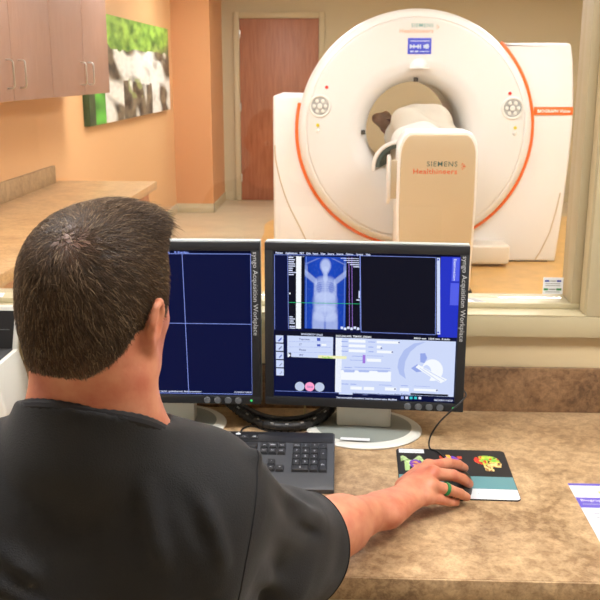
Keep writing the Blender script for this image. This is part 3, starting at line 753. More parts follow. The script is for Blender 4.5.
    Pg([(433+10.5*math.cos(k*PI/14), 369+10.8*math.sin(k*PI/14)) for k in range(28)], 'ui_white', 6)
    Pg([(427+5*math.cos(k*PI/10), 372+8.2*math.sin(k*PI/10)) for k in range(20)], 'ui_pale', 7)
    Pg([(416, 366), (419, 363.5), (447.5, 378.5), (441, 382)], 'ui_white', 8); L_(424, 367, 445, 379, 'ui_lav', 9, .0012); L_(420, 366.5, 440, 380.5, 'ui_lav', 9, .001)
    # bottom tabs and status line
    R(336, 391.2, 411, 394.6, 'ui_lav_dark', 5); R(338, 391, 352, 393.6, 'ui_pale', 6)
    for w_, a in [('Scan', 362), ('Recon', 378), ('Auto Tasking', 394)]: Tx(w_, a, a+len(w_)*1.3, 393.8, 'ui_text_dark', 7, 0.0062)
    R(410.5, 391.8, 448, 395.2, 'ui_black', 7)
    R(271.5, 394.2, 454, 402, 'ui_dark', 2)
    Tx('Scan successfully completed. Load the patient name. Modified', 335.5, 396.5, 396.9, 'ui_text', 6, 0.006)
    for k, mt in enumerate(['ui_lav_dark', 'ui_text', 'ui_cyan', 'ui_cyan', 'ui_text']): R(401+k*4.4, 395.2+k*.1, 403.6+k*4.4, 397.8+k*.1, mt, 6)
    Tx('08/15/2019 11:33:21', 434, 452.5, 399.6, 'ui_text', 6, 0.006)
mon_r = monitor(0.070, 2.145, math.radians(-4.2), -2.0, 'right computer monitor showing a blue body scan and pale planning form', paint_right, True)
mon_l = monitor(-0.434, 2.16, math.radians(0.0), -2.0, 'left computer monitor with dark blue screen and crossing white lines', paint_left, True)

# ------------------------------------------------------------------ keyboard
kb = thing('keyboard', 'black full-size computer keyboard in front of the monitors', 'keyboard', (-0.238, 1.778, 0.75))
kb.rotation_euler = (math.radians(10.2), 0, 0)
KW, KD = 0.47, 0.215
m = MB(); m.prism([(0, 0.002), (0, 0.012), (0.006, 0.016), (0.05, 0.017), (KD-.004, 0.019), (KD, 0.016), (KD, 0.002)], 'x', -KW/2, KW/2, 'keyboard_grey', 0.003)
m.box((-KW/2+.004, 0.170, 0.0185), (KW/2-.004, KD-.003, 0.0205), 'keyboard_panel', 0.0006)
case = m.build('case', kb)
m = MB()
for k, x in enumerate((-0.037, -0.0155, 0.0055)):
    m.box((x-.002, .206, .0204), (x+.002, .2085, .0207), 'key_legend'); m.box((x-.0055, .1985, .0204), (x+.0055, .2035, .0207), 'key_legend')
m.build('status_marks', case)
def key(x, y, w_, d_, leg='', z=0.0175, hgt=0.007):
    m = MB(); s = bmesh.new(); iw, idp = w_-.0016, d_-.0016
    vb = [(-iw/2, -idp/2, 0), (iw/2, -idp/2, 0), (iw/2, idp/2, 0), (-iw/2, idp/2, 0)]
    vt = [(-iw/2+.002, -idp/2+.0018, hgt), (iw/2-.002, -idp/2+.0018, hgt), (iw/2-.002, idp/2-.0015, hgt), (-iw/2+.002, idp/2-.0015, hgt)]
    B = [s.verts.new(p) for p in vb]; Tt = [s.verts.new(p) for p in vt]
    s.faces.new(Tt); s.faces.new(B[::-1])
    for i in range(4): s.faces.new((B[i], B[(i+1) % 4], Tt[(i+1) % 4], Tt[i]))
    bmesh.ops.bevel(s, geom=s.edges[:], offset=.0006, segments=1, affect='EDGES')
    m.merge(s, 'key_black')
    if leg: m.text(leg, 0.0078 if len(leg) < 3 else 0.0055, 'key_legend', T(0, -0.0025, hgt+.0002), 'CENTER')
    o = m.build('key', kb, smooth=False); o.location = (x, y, z); return o
PX, PYk = 0.0203, 0.0218
x0 = KW/2-.016-PX*3.5; y0 = 0.054+PYk/2
# number block
for r, row in enumerate(['Num/*-', '789', '456', '123']):
    row = ['Num', '/', '*', '-'] if r == 0 else list(row)
    for c, ch in enumerate(row): key(x0+c*PX, y0+PYk*(4-r), PX, PYk, ch)
key(x0+3*PX, y0+PYk*2.5, PX, PYk*2, '+'); key(x0+3*PX, y0+PYk*.5, PX, PYk*2, 'En'); key(x0+.5*PX, y0, PX*2, PYk, '0'); key(x0+2*PX, y0, PX, PYk, '.')
xn = x0-PX*3.75
for r, row in enumerate([['Ins', 'Hm', 'PgU'], ['Del', 'End', 'PgD']]):
    for c, ch in enumerate(row): key(xn+c*PX, y0+PYk*(4-r), PX, PYk, ch)
key(xn+PX, y0+PYk, PX, PYk, '^')
for c, ch in enumerate('<v>'): key(xn+c*PX, y0, PX, PYk, ch)
xm = -KW/2+.012; RWd = (xn-PX*.75)-xm
for r, row in enumerate(['`1234567890-=<', '|QWERTYUIOP[]\\', '_ASDFGHJKL;\'#', '^ZXCVBNM,./^']):
    n_ = len(row); ws = [1.0]*n_
    if r == 0: ws[-1] = 2.0
    if r == 1: ws[0] = 1.5; ws[-1] = 1.5
    if r == 2: ws[0] = 1.75; ws[-1] = 2.25
    if r == 3: ws[0] = 2.25; ws[-1] = 2.75
    sc = RWd/sum(ws); x = xm
    for ch, w_ in zip(row, ws): key(x+w_*sc/2, y0+PYk*(4-r), w_*sc, PYk, ch if w_ == 1 else ''); x += w_*sc
x = xm; ws = [1.4, 1.2, 1.3, 6.2, 1.3, 1.2, 1.4]; sc = RWd/sum(ws)
for w_ in ws: key(x+w_*sc/2, y0, w_*sc, PYk); x += w_*sc
x = xm
for k in range(12): key(xm+RWd*(k+.5)/12, 0.187, RWd/12-.002, .016, 'F%d' % (k+1), 0.0195, 0.004)

# ------------------------------------------------------------------ mouse mat, mouse, leaflet
mp = thing('mouse_pad', 'black mouse pad with anatomical images and teal and white bands', 'mouse pad', (0.272, 1.893, 0.75), math.radians(-1.5))
mw, md = 0.258, 0.258
def rrect(x0, y0, x1, y1, r): return arc(x1-r, y1-r, r, 0, 90, 6)+arc(x0+r, y1-r, r, 90, 180, 6)+arc(x0+r, y0+r, r, 180, 270, 6)+arc(x1-r, y0+r, r, 270, 360, 6)
m = MB(); m.prism(rrect(-mw/2, -md/2, mw/2, md/2, .012), 'z', 0, 0.003, 'pad_black'); pb = m.build('pad', mp)
m = MB(); zt = 0.0032
m.poly([(x, y, zt) for x, y in rrect(-mw/2+.001, -md/2+.001, mw/2-.001, -md/2+.062, .011)], 'pad_white')
m.box((-mw/2+.001, -md/2+.050, zt-.0004), (mw/2-.001, -md/2+.112, zt+.0002), 'pad_teal')
m.box((-mw/2+.006, md/2-.026, zt-.001), (-mw/2+.066, md/2-.004, zt+.0003), 'pad_white'); m.box((-mw/2+.012, md/2-.018, zt), (-mw/2+.058, md/2-.015, zt+.0005), 'pad_grey_text')
m.text('healthineers.com', .010, 'pad_grey_text', T(.04, -md/2+.022, zt+.0004), width=.065)
m.text('Vision', .014, 'pad_white', T(.0, -md/2+.078, zt+.0004), width=.034)
def cmix(a, b, t): t = max(0, min(1, t)); return tuple(p*(1-t)+q*t for p, q in zip(a, b))
def headscan(u, v):
    x, y = u*2-1, v*2-1
    n = mnoise.noise((u*5, v*5, 4)); n2 = mnoise.noise((u*9, v*9, 11))
    cr = (x+.1)**2/.75+(y-.35)**2/.36 < 1
    face = -.1 < x < .85-.25*abs(y+.1) and -.5 < y < .35
    neck = -.45 < x+.12*y < .12 and -1 < y < .1
    if not (cr or face or neck): return None
    if neck and not cr and not face: return lin((226, 196, 130)) if n2 > -.1 else lin((150, 110, 60))
    c = cmix(lin((120, 190, 70)), lin((226, 214, 70)), .5+n*1.4)
    if n2 > .25: c = lin((206, 60, 40))
    if x < -.4 and n > .0: c = lin((206, 50, 40))
    if face and y < .1: c = cmix(lin((196, 130, 60)), lin((240, 220, 150)), .5+n2*1.5)
    if n2 < -.42: c = lin((40, 30, 20))
    return c
def hipscan(u, v):
    x, y = u*2-1, v*2-1; n = mnoise.noise((u*4, v*5, 8)); n2 = mnoise.noise((u*8, v*8, 21))
    if x*x/.16+(y+.1)**2/.3 < 1: return cmix(lin((120, 40, 150)), lin((230, 170, 60)), .5+n2*2) if x*x/.05+(y+.1)**2/.1 < 1 else lin((120, 60, 170))
    if abs(y-.25-.35*math.sin(x*6)) < .33+.2*n and abs(x) < .95: return cmix(lin((120, 160, 90)), lin((200, 220, 160)), .6+n2)
    if abs(abs(x)-.55) < .16 and y < .2: return lin((170, 200, 130))
    return None
def heartscan(u, v):
    x, y = u*2-1, v*2-1
    if abs(x+y*.25) < .17 and abs(y) < .9: return lin((236, 176, 60))
    if x*x/.5+y*y/.6 < 1: return cmix(lin((84, 56, 190)), lin((140, 70, 180)), .5+mnoise.noise((u*6, v*6, 2)))
    if abs(abs(x)-.75) < .2 and abs(abs(y)-.55) < .22: return lin((196, 70, 40))
    return None
m.pixels(44, 44, headscan, lambda u, v: (.05+u*.068, .012+v*.088, zt+.0002), 'print_colours')
m.pixels(44, 44, hipscan, lambda u, v: (-.122+u*.07, .004+v*.085, zt+.0002), 'print_colours')
m.pixels(40, 40, heartscan, lambda u, v: (-.03+u*.056, .022+v*.078, zt+.0002), 'print_colours')
m.build('printed_top', pb, smooth=False)

ms = thing('computer_mouse', 'black computer mouse under the person\'s right hand', 'mouse', (0.268, 1.812, 0.7532), math.radians(-8))
s = MB(); prof = []
b_ = bmesh.new(); bmesh.ops.create_uvsphere(b_, u_segments=32, v_segments=20, radius=1)
for v in b_.verts:
    x, y, z = v.co; v.co = Vector((math.copysign(abs(x)**.8, x)*.0315*(1-.08*y), math.copysign(abs(y)**.85, y)*.06, max(z, -.25)*.030*(1-.18*y)+.0078))
s.merge(b_, 'black_plastic'); s.build('shell', ms)
m = MB(); m.lathe([(0, -.003), (.009, -.003), (.0095, -.001), (.0095, .001), (.009, .003), (0, .003)], 'bezel_button', 'x', 20, M=T(0, .034, .030)); m.build('scroll_wheel', ms)
W2 = ms.matrix_basis.inverted()
pts = catmull([(0.272, 1.868, 0.766), (0.268, 1.925, 0.757), (0.245, 2.0, 0.7555), (0.227, 2.02, 0.757), (0.229, 2.032, 0.782), (0.250, 2.036, 0.818), (0.281, 2.036, 0.852), (0.302, 2.040, 0.872), (0.3135, 2.058, 0.882), (0.305, 2.09, 0.884), (0.27, 2.13, 0.88)], 8)
MB().tube([W2 @ p for p in pts], 0.0021, 'cable_black', 8).build('mouse_cable', ms)

lf = thing('leaflet', 'white printed leaflet with purple band at the right end of the desk', 'leaflet', (0.517, 1.57, 0.7502))
m = MB(); m.box((0, 0, 0), (0.2, 0.282, 0.0012), 'paper_white')
z = 0.0015
m.box((0, 0.272, .001), (0.2, 0.282, z), 'paper_purple'); m.box((0, 0.168, .001), (0.2, 0.214, z), 'paper_purple')
m.text('HELP YOUR TEAM', .013, 'paper_text', T(.012, .248, z), width=.09); m.text('SEE MORE', .013, 'paper_text', T(.016, .234, z), width=.045)
m.box((.056, .234, .001), (.085, .244, z), 'paper_lime')
m.text('Biograph Vision', .015, 'paper_white', T(.008, .196, z+.0003), width=.09); m.text('molecular imaging', .012, 'paper_text', T(.008, .180, z+.0003), width=.10)
for k in range(6): m.box((.02, .14-k*.018, .001), (.18-.02*(k % 3), .145-k*.018, z), 'paper_text')
m.build('sheet', lf, smooth=False)

# ------------------------------------------------------------------ cables, stand papers
bp_ = catmull([(-0.30, 2.24, 0.80), (-0.272, 2.2, 0.79), (-0.225, 2.17, 0.768), (-0.156, 2.125, 0.764), (-0.08, 2.135, 0.766), (-0.025, 2.17, 0.785), (0.0, 2.22, 0.81)], 10)
m = MB(); m.tube(bp_, 0.0125, 'cable_black', 12)
for i in range(0, len(bp_), 2): 
    if i+1 < len(bp_): m.tube([bp_[i], bp_[i]+(bp_[i+1]-bp_[i])*.5], 0.0142, 'cable_black', 12)
for k in (0.012, -0.012): m.tube([p+Vector((0, .016, .012+k*.3)) for p in bp_], 0.006, 'cable_black', 8)
cb = m.build('cable_loom', origin=(-0.15, 2.13, 0.751)); tag(cb, 'thick black wrapped cable loom between the two monitor stands', 'cable')
for i in range(9, len(bp_)-8, 5):
    m = MB(); d_ = (bp_[i+1]-bp_[i]).normalized(); p = bp_[i]+Vector((0, -.009, .0105)); m.tube([p-d_*.004, p+d_*.004], .0022, 'cable_clip', 6)
    m.build('cable_tie', cb, origin=(-0.15, 2.13, 0.751))
m = MB().tube(catmull([(-0.243, 2.105, 0.7525), (-0.238, 2.135, 0.7525), (-0.215, 2.15, 0.7525), (-0.17, 2.118, 0.7525), (-0.10, 2.108, 0.7525), (-0.05, 2.125, 0.7525), (-0.01, 2.19, 0.7525), (0.02, 2.27, 0.7525)], 8), 0.0022, 'cable_black', 8)
tag(m.build('loose_cable', origin=(-0.13, 2.11, 0.7503)), 'thin loose black cable lying behind the keyboard', 'cable')
m = MB().tube(catmull([(-0.084, 2.19, 0.7530), (-0.083, 2.193, 0.78), (-0.078, 2.205, 0.83), (-0.075, 2.25, 0.86)], 6), 0.0028, 'cable_cream', 8)
tag(m.build('cream_cable', origin=(-0.084, 2.19, 0.7503)), 'short cream cable rising behind the black cable loom', 'cable')
m = MB().box((-0.03, -0.02, 0), (0.045, 0.02, 0.0012), 'paper_white'); m.box((-0.02, -0.012, .001), (0.035, -0.009, .0014), 'paper_text'); m.box((-0.02, 0.0, .001), (0.03, 0.003, .0014), 'paper_text')
o = m.build('paper_card', smooth=False); o.location = (-0.475, 2.07, 0.7645); o.rotation_euler = (math.radians(-8), 0, math.radians(-4)); tag(o, 'small white paper card on the left monitor\'s stand', 'paper')
m = MB().tube(catmull([(-0.56, 2.09, 0.772), (-0.50, 2.075, 0.772), (-0.43, 2.03, 0.768), (-0.36, 2.01, 0.7535), (-0.30, 2.03, 0.7535)], 8), 0.0022, 'cable_cream', 8)
tag(m.build('pale_cable', origin=(-0.40, 2.02, 0.7515)), 'pale thin cable across the left monitor\'s stand', 'cable')

# ------------------------------------------------------------------ left end of the desk
ib = thing('control_box', 'pale grey desktop box with black top at the left photo edge', 'control box', (-0.960, 2.12, 0.75))
m = MB(); m.prism([(-.15, 0), (.150, 0), (.150, .055), (.142, .12), (.124, .185), (-.15, .185)], 'y', -.09, .09, 'box_white', .006); m.build('housing', ib)
m = MB(); m.box((-.14, -.078, .184), (.112, .08, .1885), 'box_black', .002); m.build('top_panel', ib)
ip = thing('touch_panel', 'black slim panel with white rim standing behind the pale box', 'display', (-1.0, 2.24, 0.75))
Mp = T(0, 0, .012) @ Matrix.Rotation(math.radians(-6), 4, 'X')
m = MB(); m.prism([(-.16, 0), (.125, 0), (.155, .275), (-.16, .275)], 'y', 0, .02, 'box_white', .006, M=Mp); fr_ = m.build('rim', ip)
m = MB(); m.prism([(-.15, .01), (.112, .01), (.140, .262), (-.15, .262)], 'y', -.003, .0, 'box_black', M=Mp)
for k in range(3): m.box((-.13, -.0045, .07+k*.07), (.11+.007*k, -.003, .072+k*.07), 'bezel_button', M=Mp)
m.build('panel_face', ip)
m = MB(); m.box((-.1, -.03, 0), (.08, .04, .014), 'box_black', .003); m.build('foot', ip)

# ------------------------------------------------------------------ papers on the sill, notice on the pane
def sheet(name, pts, z, mt, stripes, label, cat, grp=None):
    m = MB(); m.prism(pts, 'z', 0, .0012, mt)
    for p, mm in stripes: m.prism(p, 'z', .0011, .0016, mm)
    cx = sum(p[0] for p in pts)/len(pts); cy_ = sum(p[1] for p in pts)/len(pts)
    o = m.build(name, origin=(cx, cy_, 0), smooth=False); o.location = (cx, cy_, z); return tag(o, label, cat)
SZ = WZ0+.0192
sheet('folded_paper', [(.30, 2.358), (.402, 2.358), (.375, 2.4), (.29, 2.4)], SZ, 'paper_white', [([(.372, 2.36), (.40, 2.36), (.374, 2.398), (.352, 2.398)], 'sticker_grey'), ([(.33, 2.36), (.34, 2.36), (.33, 2.398), (.32, 2.398)], 'sticker_blue')], 'small folded white paper on the window sill beside the right monitor', 'paper')
sheet('paper_stack', [(-1.2, 2.355), (-.925, 2.355), (-.935, 2.4), (-1.2, 2.4)], SZ, 'paper_white', [([(-1.1, 2.36), (-.94, 2.36), (-.945, 2.37), (-1.1, 2.37)], 'sticker_grey')], 'white papers on the window sill at the left photo edge', 'paper')
m = MB(); m.box((0, 0, 0), (.054, .002, .046), 'paper_white')
m.box((.004, -.0006, .034), (.016, .0, .039), 'sticker_blue'); m.box((.036, -.0006, .034), (.048, .0, .039), 'sticker_blue'); m.box((.002, -.0006, .010), (.014, .0, .016), 'sticker_green'); m.box((.036, -.0006, .010), (.050, .0, .016), 'sticker_green')
for k, zz in enumerate((.028, .0225, .005)): m.box((.006, -.0006, zz), (.046, .0, zz+.002), 'sticker_grey')
m.box((.018, -.0006, .035), (.034, .0, .038), 'sticker_grey'); m.box((.016, -.0006, .011), (.034, .0, .015), 'sticker_grey')
o = m.build('notice_sticker', smooth=False); o.location = (.562, 2.4055, 1.050); tag(o, 'small white notice stuck in the lower right corner of the window pane', 'sticker')
# ------------------------------------------------------------------ organic surfaces: distance fields meshed by surface nets
A_ = lambda *p: np.array(p, dtype=np.float32)
def ell(P, c, r):
    q = P-A_(*c); r = A_(*r); k0 = np.linalg.norm(q/r, axis=1); k1 = np.linalg.norm(q/(r*r), axis=1)
    return k0*(k0-1)/np.maximum(k1, 1e-6)
def cap(P, a, b, ra, rb):
    a = A_(*a); d = A_(*b)-a; t = np.clip(((P-a)@d)/np.dot(d, d), 0, 1)
    return np.linalg.norm(P-a-t[:, None]*d, axis=1)-(ra+(rb-ra)*t)
def smin(a, b, k):
    h = np.clip(.5+.5*(b-a)/k, 0, 1); return b*(1-h)+a*h-k*h*(1-h)
def smax(a, b, k): return -smin(-a, -b, k)
def sdf_mesh(name, f, lo, hi, h, mt, parent=None, origin=(0, 0, 0), smooth_iter=0, Bk=16):
    lo = np.array(lo, dtype=np.float64); n = np.ceil((np.array(hi)-lo)/h).astype(int)+2; nb = np.ceil(n/Bk).astype(int); n = nb*Bk
    arr = np.empty(n, dtype=np.float32)
    bi = np.stack(np.meshgrid(*[np.arange(k) for k in nb], indexing='ij'), -1).reshape(-1, 3)
    cen = (lo+(bi*Bk+(Bk-1)/2)*h).astype(np.float32); d = f(cen)
    rad = Bk*h*0.87*1.35+h
    far = np.abs(d) > rad
    for (i, j, k), v in zip(bi[far]*Bk, d[far]): arr[i:i+Bk, j:j+Bk, k:k+Bk] = 9.0 if v > 0 else -9.0
    g0 = np.stack(np.meshgrid(*[np.arange(Bk)]*3, indexing='ij'), -1).reshape(-1, 3)
    near = bi[~far]*Bk
    for s in range(0, len(near), 32):
        ch = near[s:s+32]; pts = (lo+(ch[:, None, :]+g0[None])*h).reshape(-1, 3).astype(np.float32)
        v = f(pts).reshape(len(ch), Bk, Bk, Bk)
        for q, (i, j, k) in enumerate(ch): arr[i:i+Bk, j:j+Bk, k:k+Bk] = v[q]
    ins = arr < 0
    cnt = np.zeros(n-1, dtype=np.uint8)
    for dx in (0, 1):
        for dy in (0, 1):
            for dz in (0, 1): cnt += ins[dx:n[0]-1+dx, dy:n[1]-1+dy, dz:n[2]-1+dz]
    act = np.argwhere((cnt > 0) & (cnt < 8)); idx = np.full(n-1, -1, dtype=np.int32); idx[tuple(act.T)] = np.arange(len(act))
    pos = np.zeros((len(act), 3)); wt = np.zeros(len(act))
    co = [(0, 0, 0), (1, 0, 0), (0, 1, 0), (1, 1, 0), (0, 0, 1), (1, 0, 1), (0, 1, 1), (1, 1, 1)]
    cv = [arr[act[:, 0]+c[0], act[:, 1]+c[1], act[:, 2]+c[2]] for c in co]
    for a in range(8):
        for b in range(a+1, 8):
            df = [abs(co[a][k]-co[b][k]) for k in range(3)]
            if sum(df) != 1: continue
            va, vb = cv[a], cv[b]; mk = (va < 0) != (vb < 0)
            t = np.where(mk, va/np.where(mk, va-vb, 1), 0)
            p = np.array(co[a])[None]+t[:, None]*(np.array(co[b])-np.array(co[a]))[None]
            pos[mk] += p[mk]; wt[mk] += 1
    V = lo+(act+pos/np.maximum(wt, 1)[:, None])*h
    F = []
    for ax in range(3):
        sl0 = [slice(1, -1)]*3; sl1 = [slice(1, -1)]*3
        sl0[ax] = slice(0, n[ax]-1); sl1[ax] = slice(1, n[ax])
        a = ins[tuple(sl0)]; b = ins[tuple(sl1)]
        e = np.argwhere(a != b); off = np.array([1, 1, 1]); off[ax] = 0; e = e+off
        fl = ins[tuple(e.T)]
        u, w_ = [(1, 2), (2, 0), (0, 1)][ax]
        du = np.zeros(3, int); du[u] = 1; dw = np.zeros(3, int); dw[w_] = 1
        c = [e-du-dw, e-dw, e, e-du]
        q = np.stack([idx[tuple(x.T)] for x in c], 1)
        q[~fl] = q[~fl][:, ::-1]
        F.append(q)
    F = np.concatenate(F); F = F[(F >= 0).all(1)]
    for _ in range(smooth_iter):
        acc = np.zeros_like(V); cn = np.zeros(len(V))
        for k in range(4):
            np.add.at(acc, F[:, k], V[F[:, (k+1) % 4]]); np.add.at(cn, F[:, k], 1)
            np.add.at(acc, F[:, k], V[F[:, (k-1) % 4]]); np.add.at(cn, F[:, k], 1)
        V = V*.5+.5*acc/np.maximum(cn, 1)[:, None]
    me = bpy.data.meshes.new(name)
    me.vertices.add(len(V)); me.vertices.foreach_set('co', (V-np.array(origin)).astype(np.float32).ravel())
    me.loops.add(len(F)*4); me.loops.foreach_set('vertex_index', F.astype(np.int32).ravel())
    me.polygons.add(len(F)); me.polygons.foreach_set('loop_start', np.arange(0, len(F)*4, 4, dtype=np.int32)); me.polygons.foreach_set('loop_total', np.full(len(F), 4, dtype=np.int32))
    me.update(calc_edges=True); me.validate(); me.shade_smooth(); me.materials.append(MATS[mt])
    o = bpy.data.objects.new(name, me); COL.objects.link(o)
    if parent is not None: o.parent = parent
    else: o.location = origin
    return o
def transfer(mesh_o, f): pass

# ------------------------------------------------------------------ the person at the desk
BASE = (-0.31, 1.06, 0.55)          # pelvis
HC = A_(-0.293, 1.055, 1.366); HS = 0.985
HY = math.radians(-20); HP = math.radians(-6)
Rh = np.array(Matrix.Rotation(HY, 3, 'Z') @ Matrix.Rotation(HP, 3, 'X'), dtype=np.float32)
def to_head(P): return ((P-HC)@Rh)/HS
def from_head(p): return HC+(Rh@(A_(*p)*HS))
def head_sdf(P):
    q = to_head(P)
    d = ell(q, (0, -.012, .034), (.0785, .099, .084))
    d = smin(d, ell(q, (0, .0, .0), (.0765, .092, .085)), .03)
    d = smin(d, ell(q, (0, -.03, -.03), (.070, .068, .075)), .03)
    d = smin(d, ell(q, (0, .038, -.055), (.060, .058, .075)), .03)
    d = smin(d, ell(q, (0, .062, -.092), (.036, .03, .026)), .025)
    d = smin(d, cap(q, (-.055, .005, -.07), (-.02, .07, -.1), .016, .014), .025); d = smin(d, cap(q, (.055, .005, -.07), (.02, .07, -.1), .016, .014), .025)
    d = smin(d, cap(q, (.045, .066, -.028), (.066, .02, -.022), .010, .010), .018); d = smin(d, cap(q, (-.045, .066, -.028), (-.066, .02, -.022), .010, .010), .018)
    d = smin(d, cap(q, (0, .092, .0), (0, .112, -.034), .008, .011), .012)
    d = smin(d, cap(q, (-.009, .104, -.04), (.009, .104, -.04), .008, .008), .008)
    d = smin(d, cap(q, (-.035, .086, .022), (.035, .086, .022), .009, .009), .016)
    for s in (-1, 1): d = smax(d, -ell(q, (.032*s, .098, .002), (.016, .012, .011)), .008)
    d = smin(d, cap(q, (-.018, .092, -.066), (.018, .092, -.066), .0065, .0065), .006)
    d = smin(d, cap(q, (-.015, .091, -.076), (.015, .091, -.076), .0065, .0065), .006)
    d = smax(d, -cap(q, (-.022, .101, -.071), (.022, .101, -.071), .0022, .0022), .002)
    for s in (-1, 1):
        # ears: a tilted shell with rim, hollow and lobe
        pts = [(.0755, .010, -.030), (.086, .006, -.004), (.0925, -.010, .010), (.0965, -.024, .006), (.0955, -.030, -.012), (.0895, -.024, -.033), (.0815, -.012, -.050), (.0755, .002, -.054)]
        e = None
        for a, b in zip(pts[:-1], pts[1:]):
            c = cap(q, (a[0]*s, a[1], a[2]), (b[0]*s, b[1], b[2]), .0052, .0052); e = c if e is None else np.minimum(e, c)
        back = ell(q, (.082*s, -.009, -.020), (.0085, .019, .030))
        e = smin(e, back, .006)
        e = smax(e, -ell(q, (.0945*s, -.003, -.020), (.009, .011, .016)), .004)
        d = smin(d, e, .006)
    return d*HS
def neck_sdf(P):
    d = cap(P, (-0.297, 1.035, 1.315), (-0.305, 1.05, 1.19), .066, .076)
    d = smin(d, cap(P, (-0.335, 1.02, 1.28), (-0.345, 1.03, 1.19), .034, .045), .03); d = smin(d, cap(P, (-0.258, 1.02, 1.28), (-0.265, 1.03, 1.19), .034, .045), .03)
    return d
SHR = (-0.160, 1.085, 1.088); SHL = (-0.485, 1.06, 1.10); ELR = (-0.058, 1.365, 0.862); ELL_ = (-0.62, 1.33, 0.86)
WRR = (0.120, 1.642, 0.800); WRL = (-0.46, 1.66, 0.800)
def torso_sdf(P):
    d = ell(P, (-0.31, 1.10, 0.98), (.205, .135, .21))
    d = smin(d, ell(P, (-0.31, 1.085, 0.76), (.185, .135, .26)), .08)
    d = smin(d, ell(P, (-0.31, 1.07, 0.585), (.185, .14, .12)), .08)
    d = smin(d, cap(P, SHL, SHR, .066, .066), .08)
    d = smin(d, cap(P, (-0.305, 1.045, 1.185), (-0.185, 1.075, 1.118), .055, .060), .05)
    d = smin(d, cap(P, (-0.31, 1.04, 1.185), (-0.45, 1.055, 1.135), .055, .060), .05)
    d = smin(d, ell(P, (-0.31, 1.045, 1.17), (.098, .070, .10)), .04)
    d = smin(d, ell(P, (-0.21, 1.025, 1.03), (.085, .055, .11)), .05); d = smin(d, ell(P, (-0.41, 1.005, 1.03), (.085, .055, .11)), .05)
    return d
FING = {
 'thumb': ([(0.142, 1.708, .806), (0.182, 1.775, .812), (0.216, 1.812, .802), (0.254, 1.868, .776)], (.020, .0155, .0125, .0105)),
 'index': ([(0.143, 1.684, .815), (0.198, 1.758, .827), (0.240, 1.789, .823), (0.267, 1.818, .807), (0.285, 1.843, .788)], (.017, .0145, .0122, .0112, .0098)),
 'middle': ([(0.141, 1.662, .815), (0.203, 1.725, .828), (0.245, 1.738, .820), (0.270, 1.757, .802), (0.287, 1.777, .782)], (.017, .0145, .0122, .0112, .0098)),
 'ring': ([(0.136, 1.648, .812), (0.195, 1.690, .818), (0.234, 1.700, .805), (0.260, 1.720, .787), (0.277, 1.738, .770)], (.016, .014, .0115, .0105, .0092)),
 'pinky': ([(0.132, 1.634, .806), (0.182, 1.664, .804), (0.216, 1.684, .790), (0.238, 1.706, .774), (0.254, 1.726, .763)], (.015, .013, .0100, .0090, .0080)),
}
def hand_sdf(P, mirror=None):
    palm = None
    for k in ('index', 'middle', 'ring', 'pinky'):
        pts, rs = FING[k]; c = cap(P, pts[0], pts[1], rs[0], rs[1]); palm = c if palm is None else smin(palm, c, .012)
    palm = smin(palm, ell(P, (0.168, 1.704, .806), (.036, .048, .017)), .018)
    d = palm
    for k in ('thumb', 'index', 'middle', 'ring', 'pinky'):
        pts, rs = FING[k]; c = None
        st = 0 if k == 'thumb' else 1
        for i in range(st, len(pts)-1):
            e = cap(P, pts[i], pts[i+1], rs[i], rs[i+1]); c = e if c is None else smin(c, e, .003)
        # soft webbing near the palm, clear gaps along the fingers
        t = np.clip(np.linalg.norm(P-A_(*pts[1]), axis=1)/.035, 0, 1)
        kk = .014*(1-t)+.0022
        h = np.clip(.5+.5*(c-d)/kk, 0, 1); d = c*(1-h)+d*h-kk*h*(1-h)
    for k in ('index', 'middle', 'ring'):   # knuckles
        p = FING[k][0][1]; d = smin(d, ell(P, (p[0]-.002, p[1], p[2]+.006), (.011, .011, .010)), .010)
    return d
def arm_r(P):
    d = cap(P, SHR, ELR, .058, .048)
    f = cap(P, ELR, (0.008, 1.47, .843), .050, .051); f = smin(f, cap(P, (0.0, 1.46, .845), WRR, .050, .0265), .03)
    d = smin(d, f, .03)
    w_ = smin(cap(P, (0.085, 1.592, .814), (0.138, 1.672, .806), .028, .019), cap(P, (0.108, 1.575, .812), (0.156, 1.648, .805), .026, .0175), .02)
    d = smin(d, w_, .022)
    return smin(d, hand_sdf(P), .014)
LH = [((-0.44, 1.70, .80), (-0.43, 1.77, .805), .034, .026)]
def arm_l(P):
    d = cap(P, SHL, ELL_, .058, .048); d = smin(d, cap(P, ELL_, WRL, .046, .027), .03)
    d = smin(d, cap(P, WRL, (-0.44, 1.72, .806), .027, .024), .02); d = smin(d, ell(P, (-0.435, 1.735, .806), (.036, .045, .015)), .02)
    for k, (dx, ln) in enumerate([(-.033, .055), (-.012, .068), (.010, .072), (.031, .066)]):
        b = (-0.437+dx, 1.772, .806); mpt = (-0.434+dx*1.1, 1.772+ln*.55, .812); e = (-0.432+dx*1.15, 1.772+ln, .792)
        c = np.minimum(cap(P, b, mpt, .0105, .0095), cap(P, mpt, e, .0095, .008)); d = smin(d, c, .005)
    c = np.minimum(cap(P, (-0.41, 1.72, .80), (-0.378, 1.765, .797), .014, .011), cap(P, (-0.378, 1.765, .797), (-0.372, 1.80, .790), .011, .009))
    return smin(d, c, .008)
def legs(P, pad=0.0):
    d = None
    for s, kx, fx in ((-1, -0.43, -0.43), (1, -0.19, -0.18)):
        hx = -0.31+s*.09
        c = cap(P, (hx, 1.08, .565), (kx, 1.50, .56), .088+pad, .062+pad); c = smin(c, cap(P, (kx, 1.50, .56), (fx, 1.46, .10), .058+pad, .042+pad), .03)
        d = c if d is None else np.minimum(d, c)
    return d
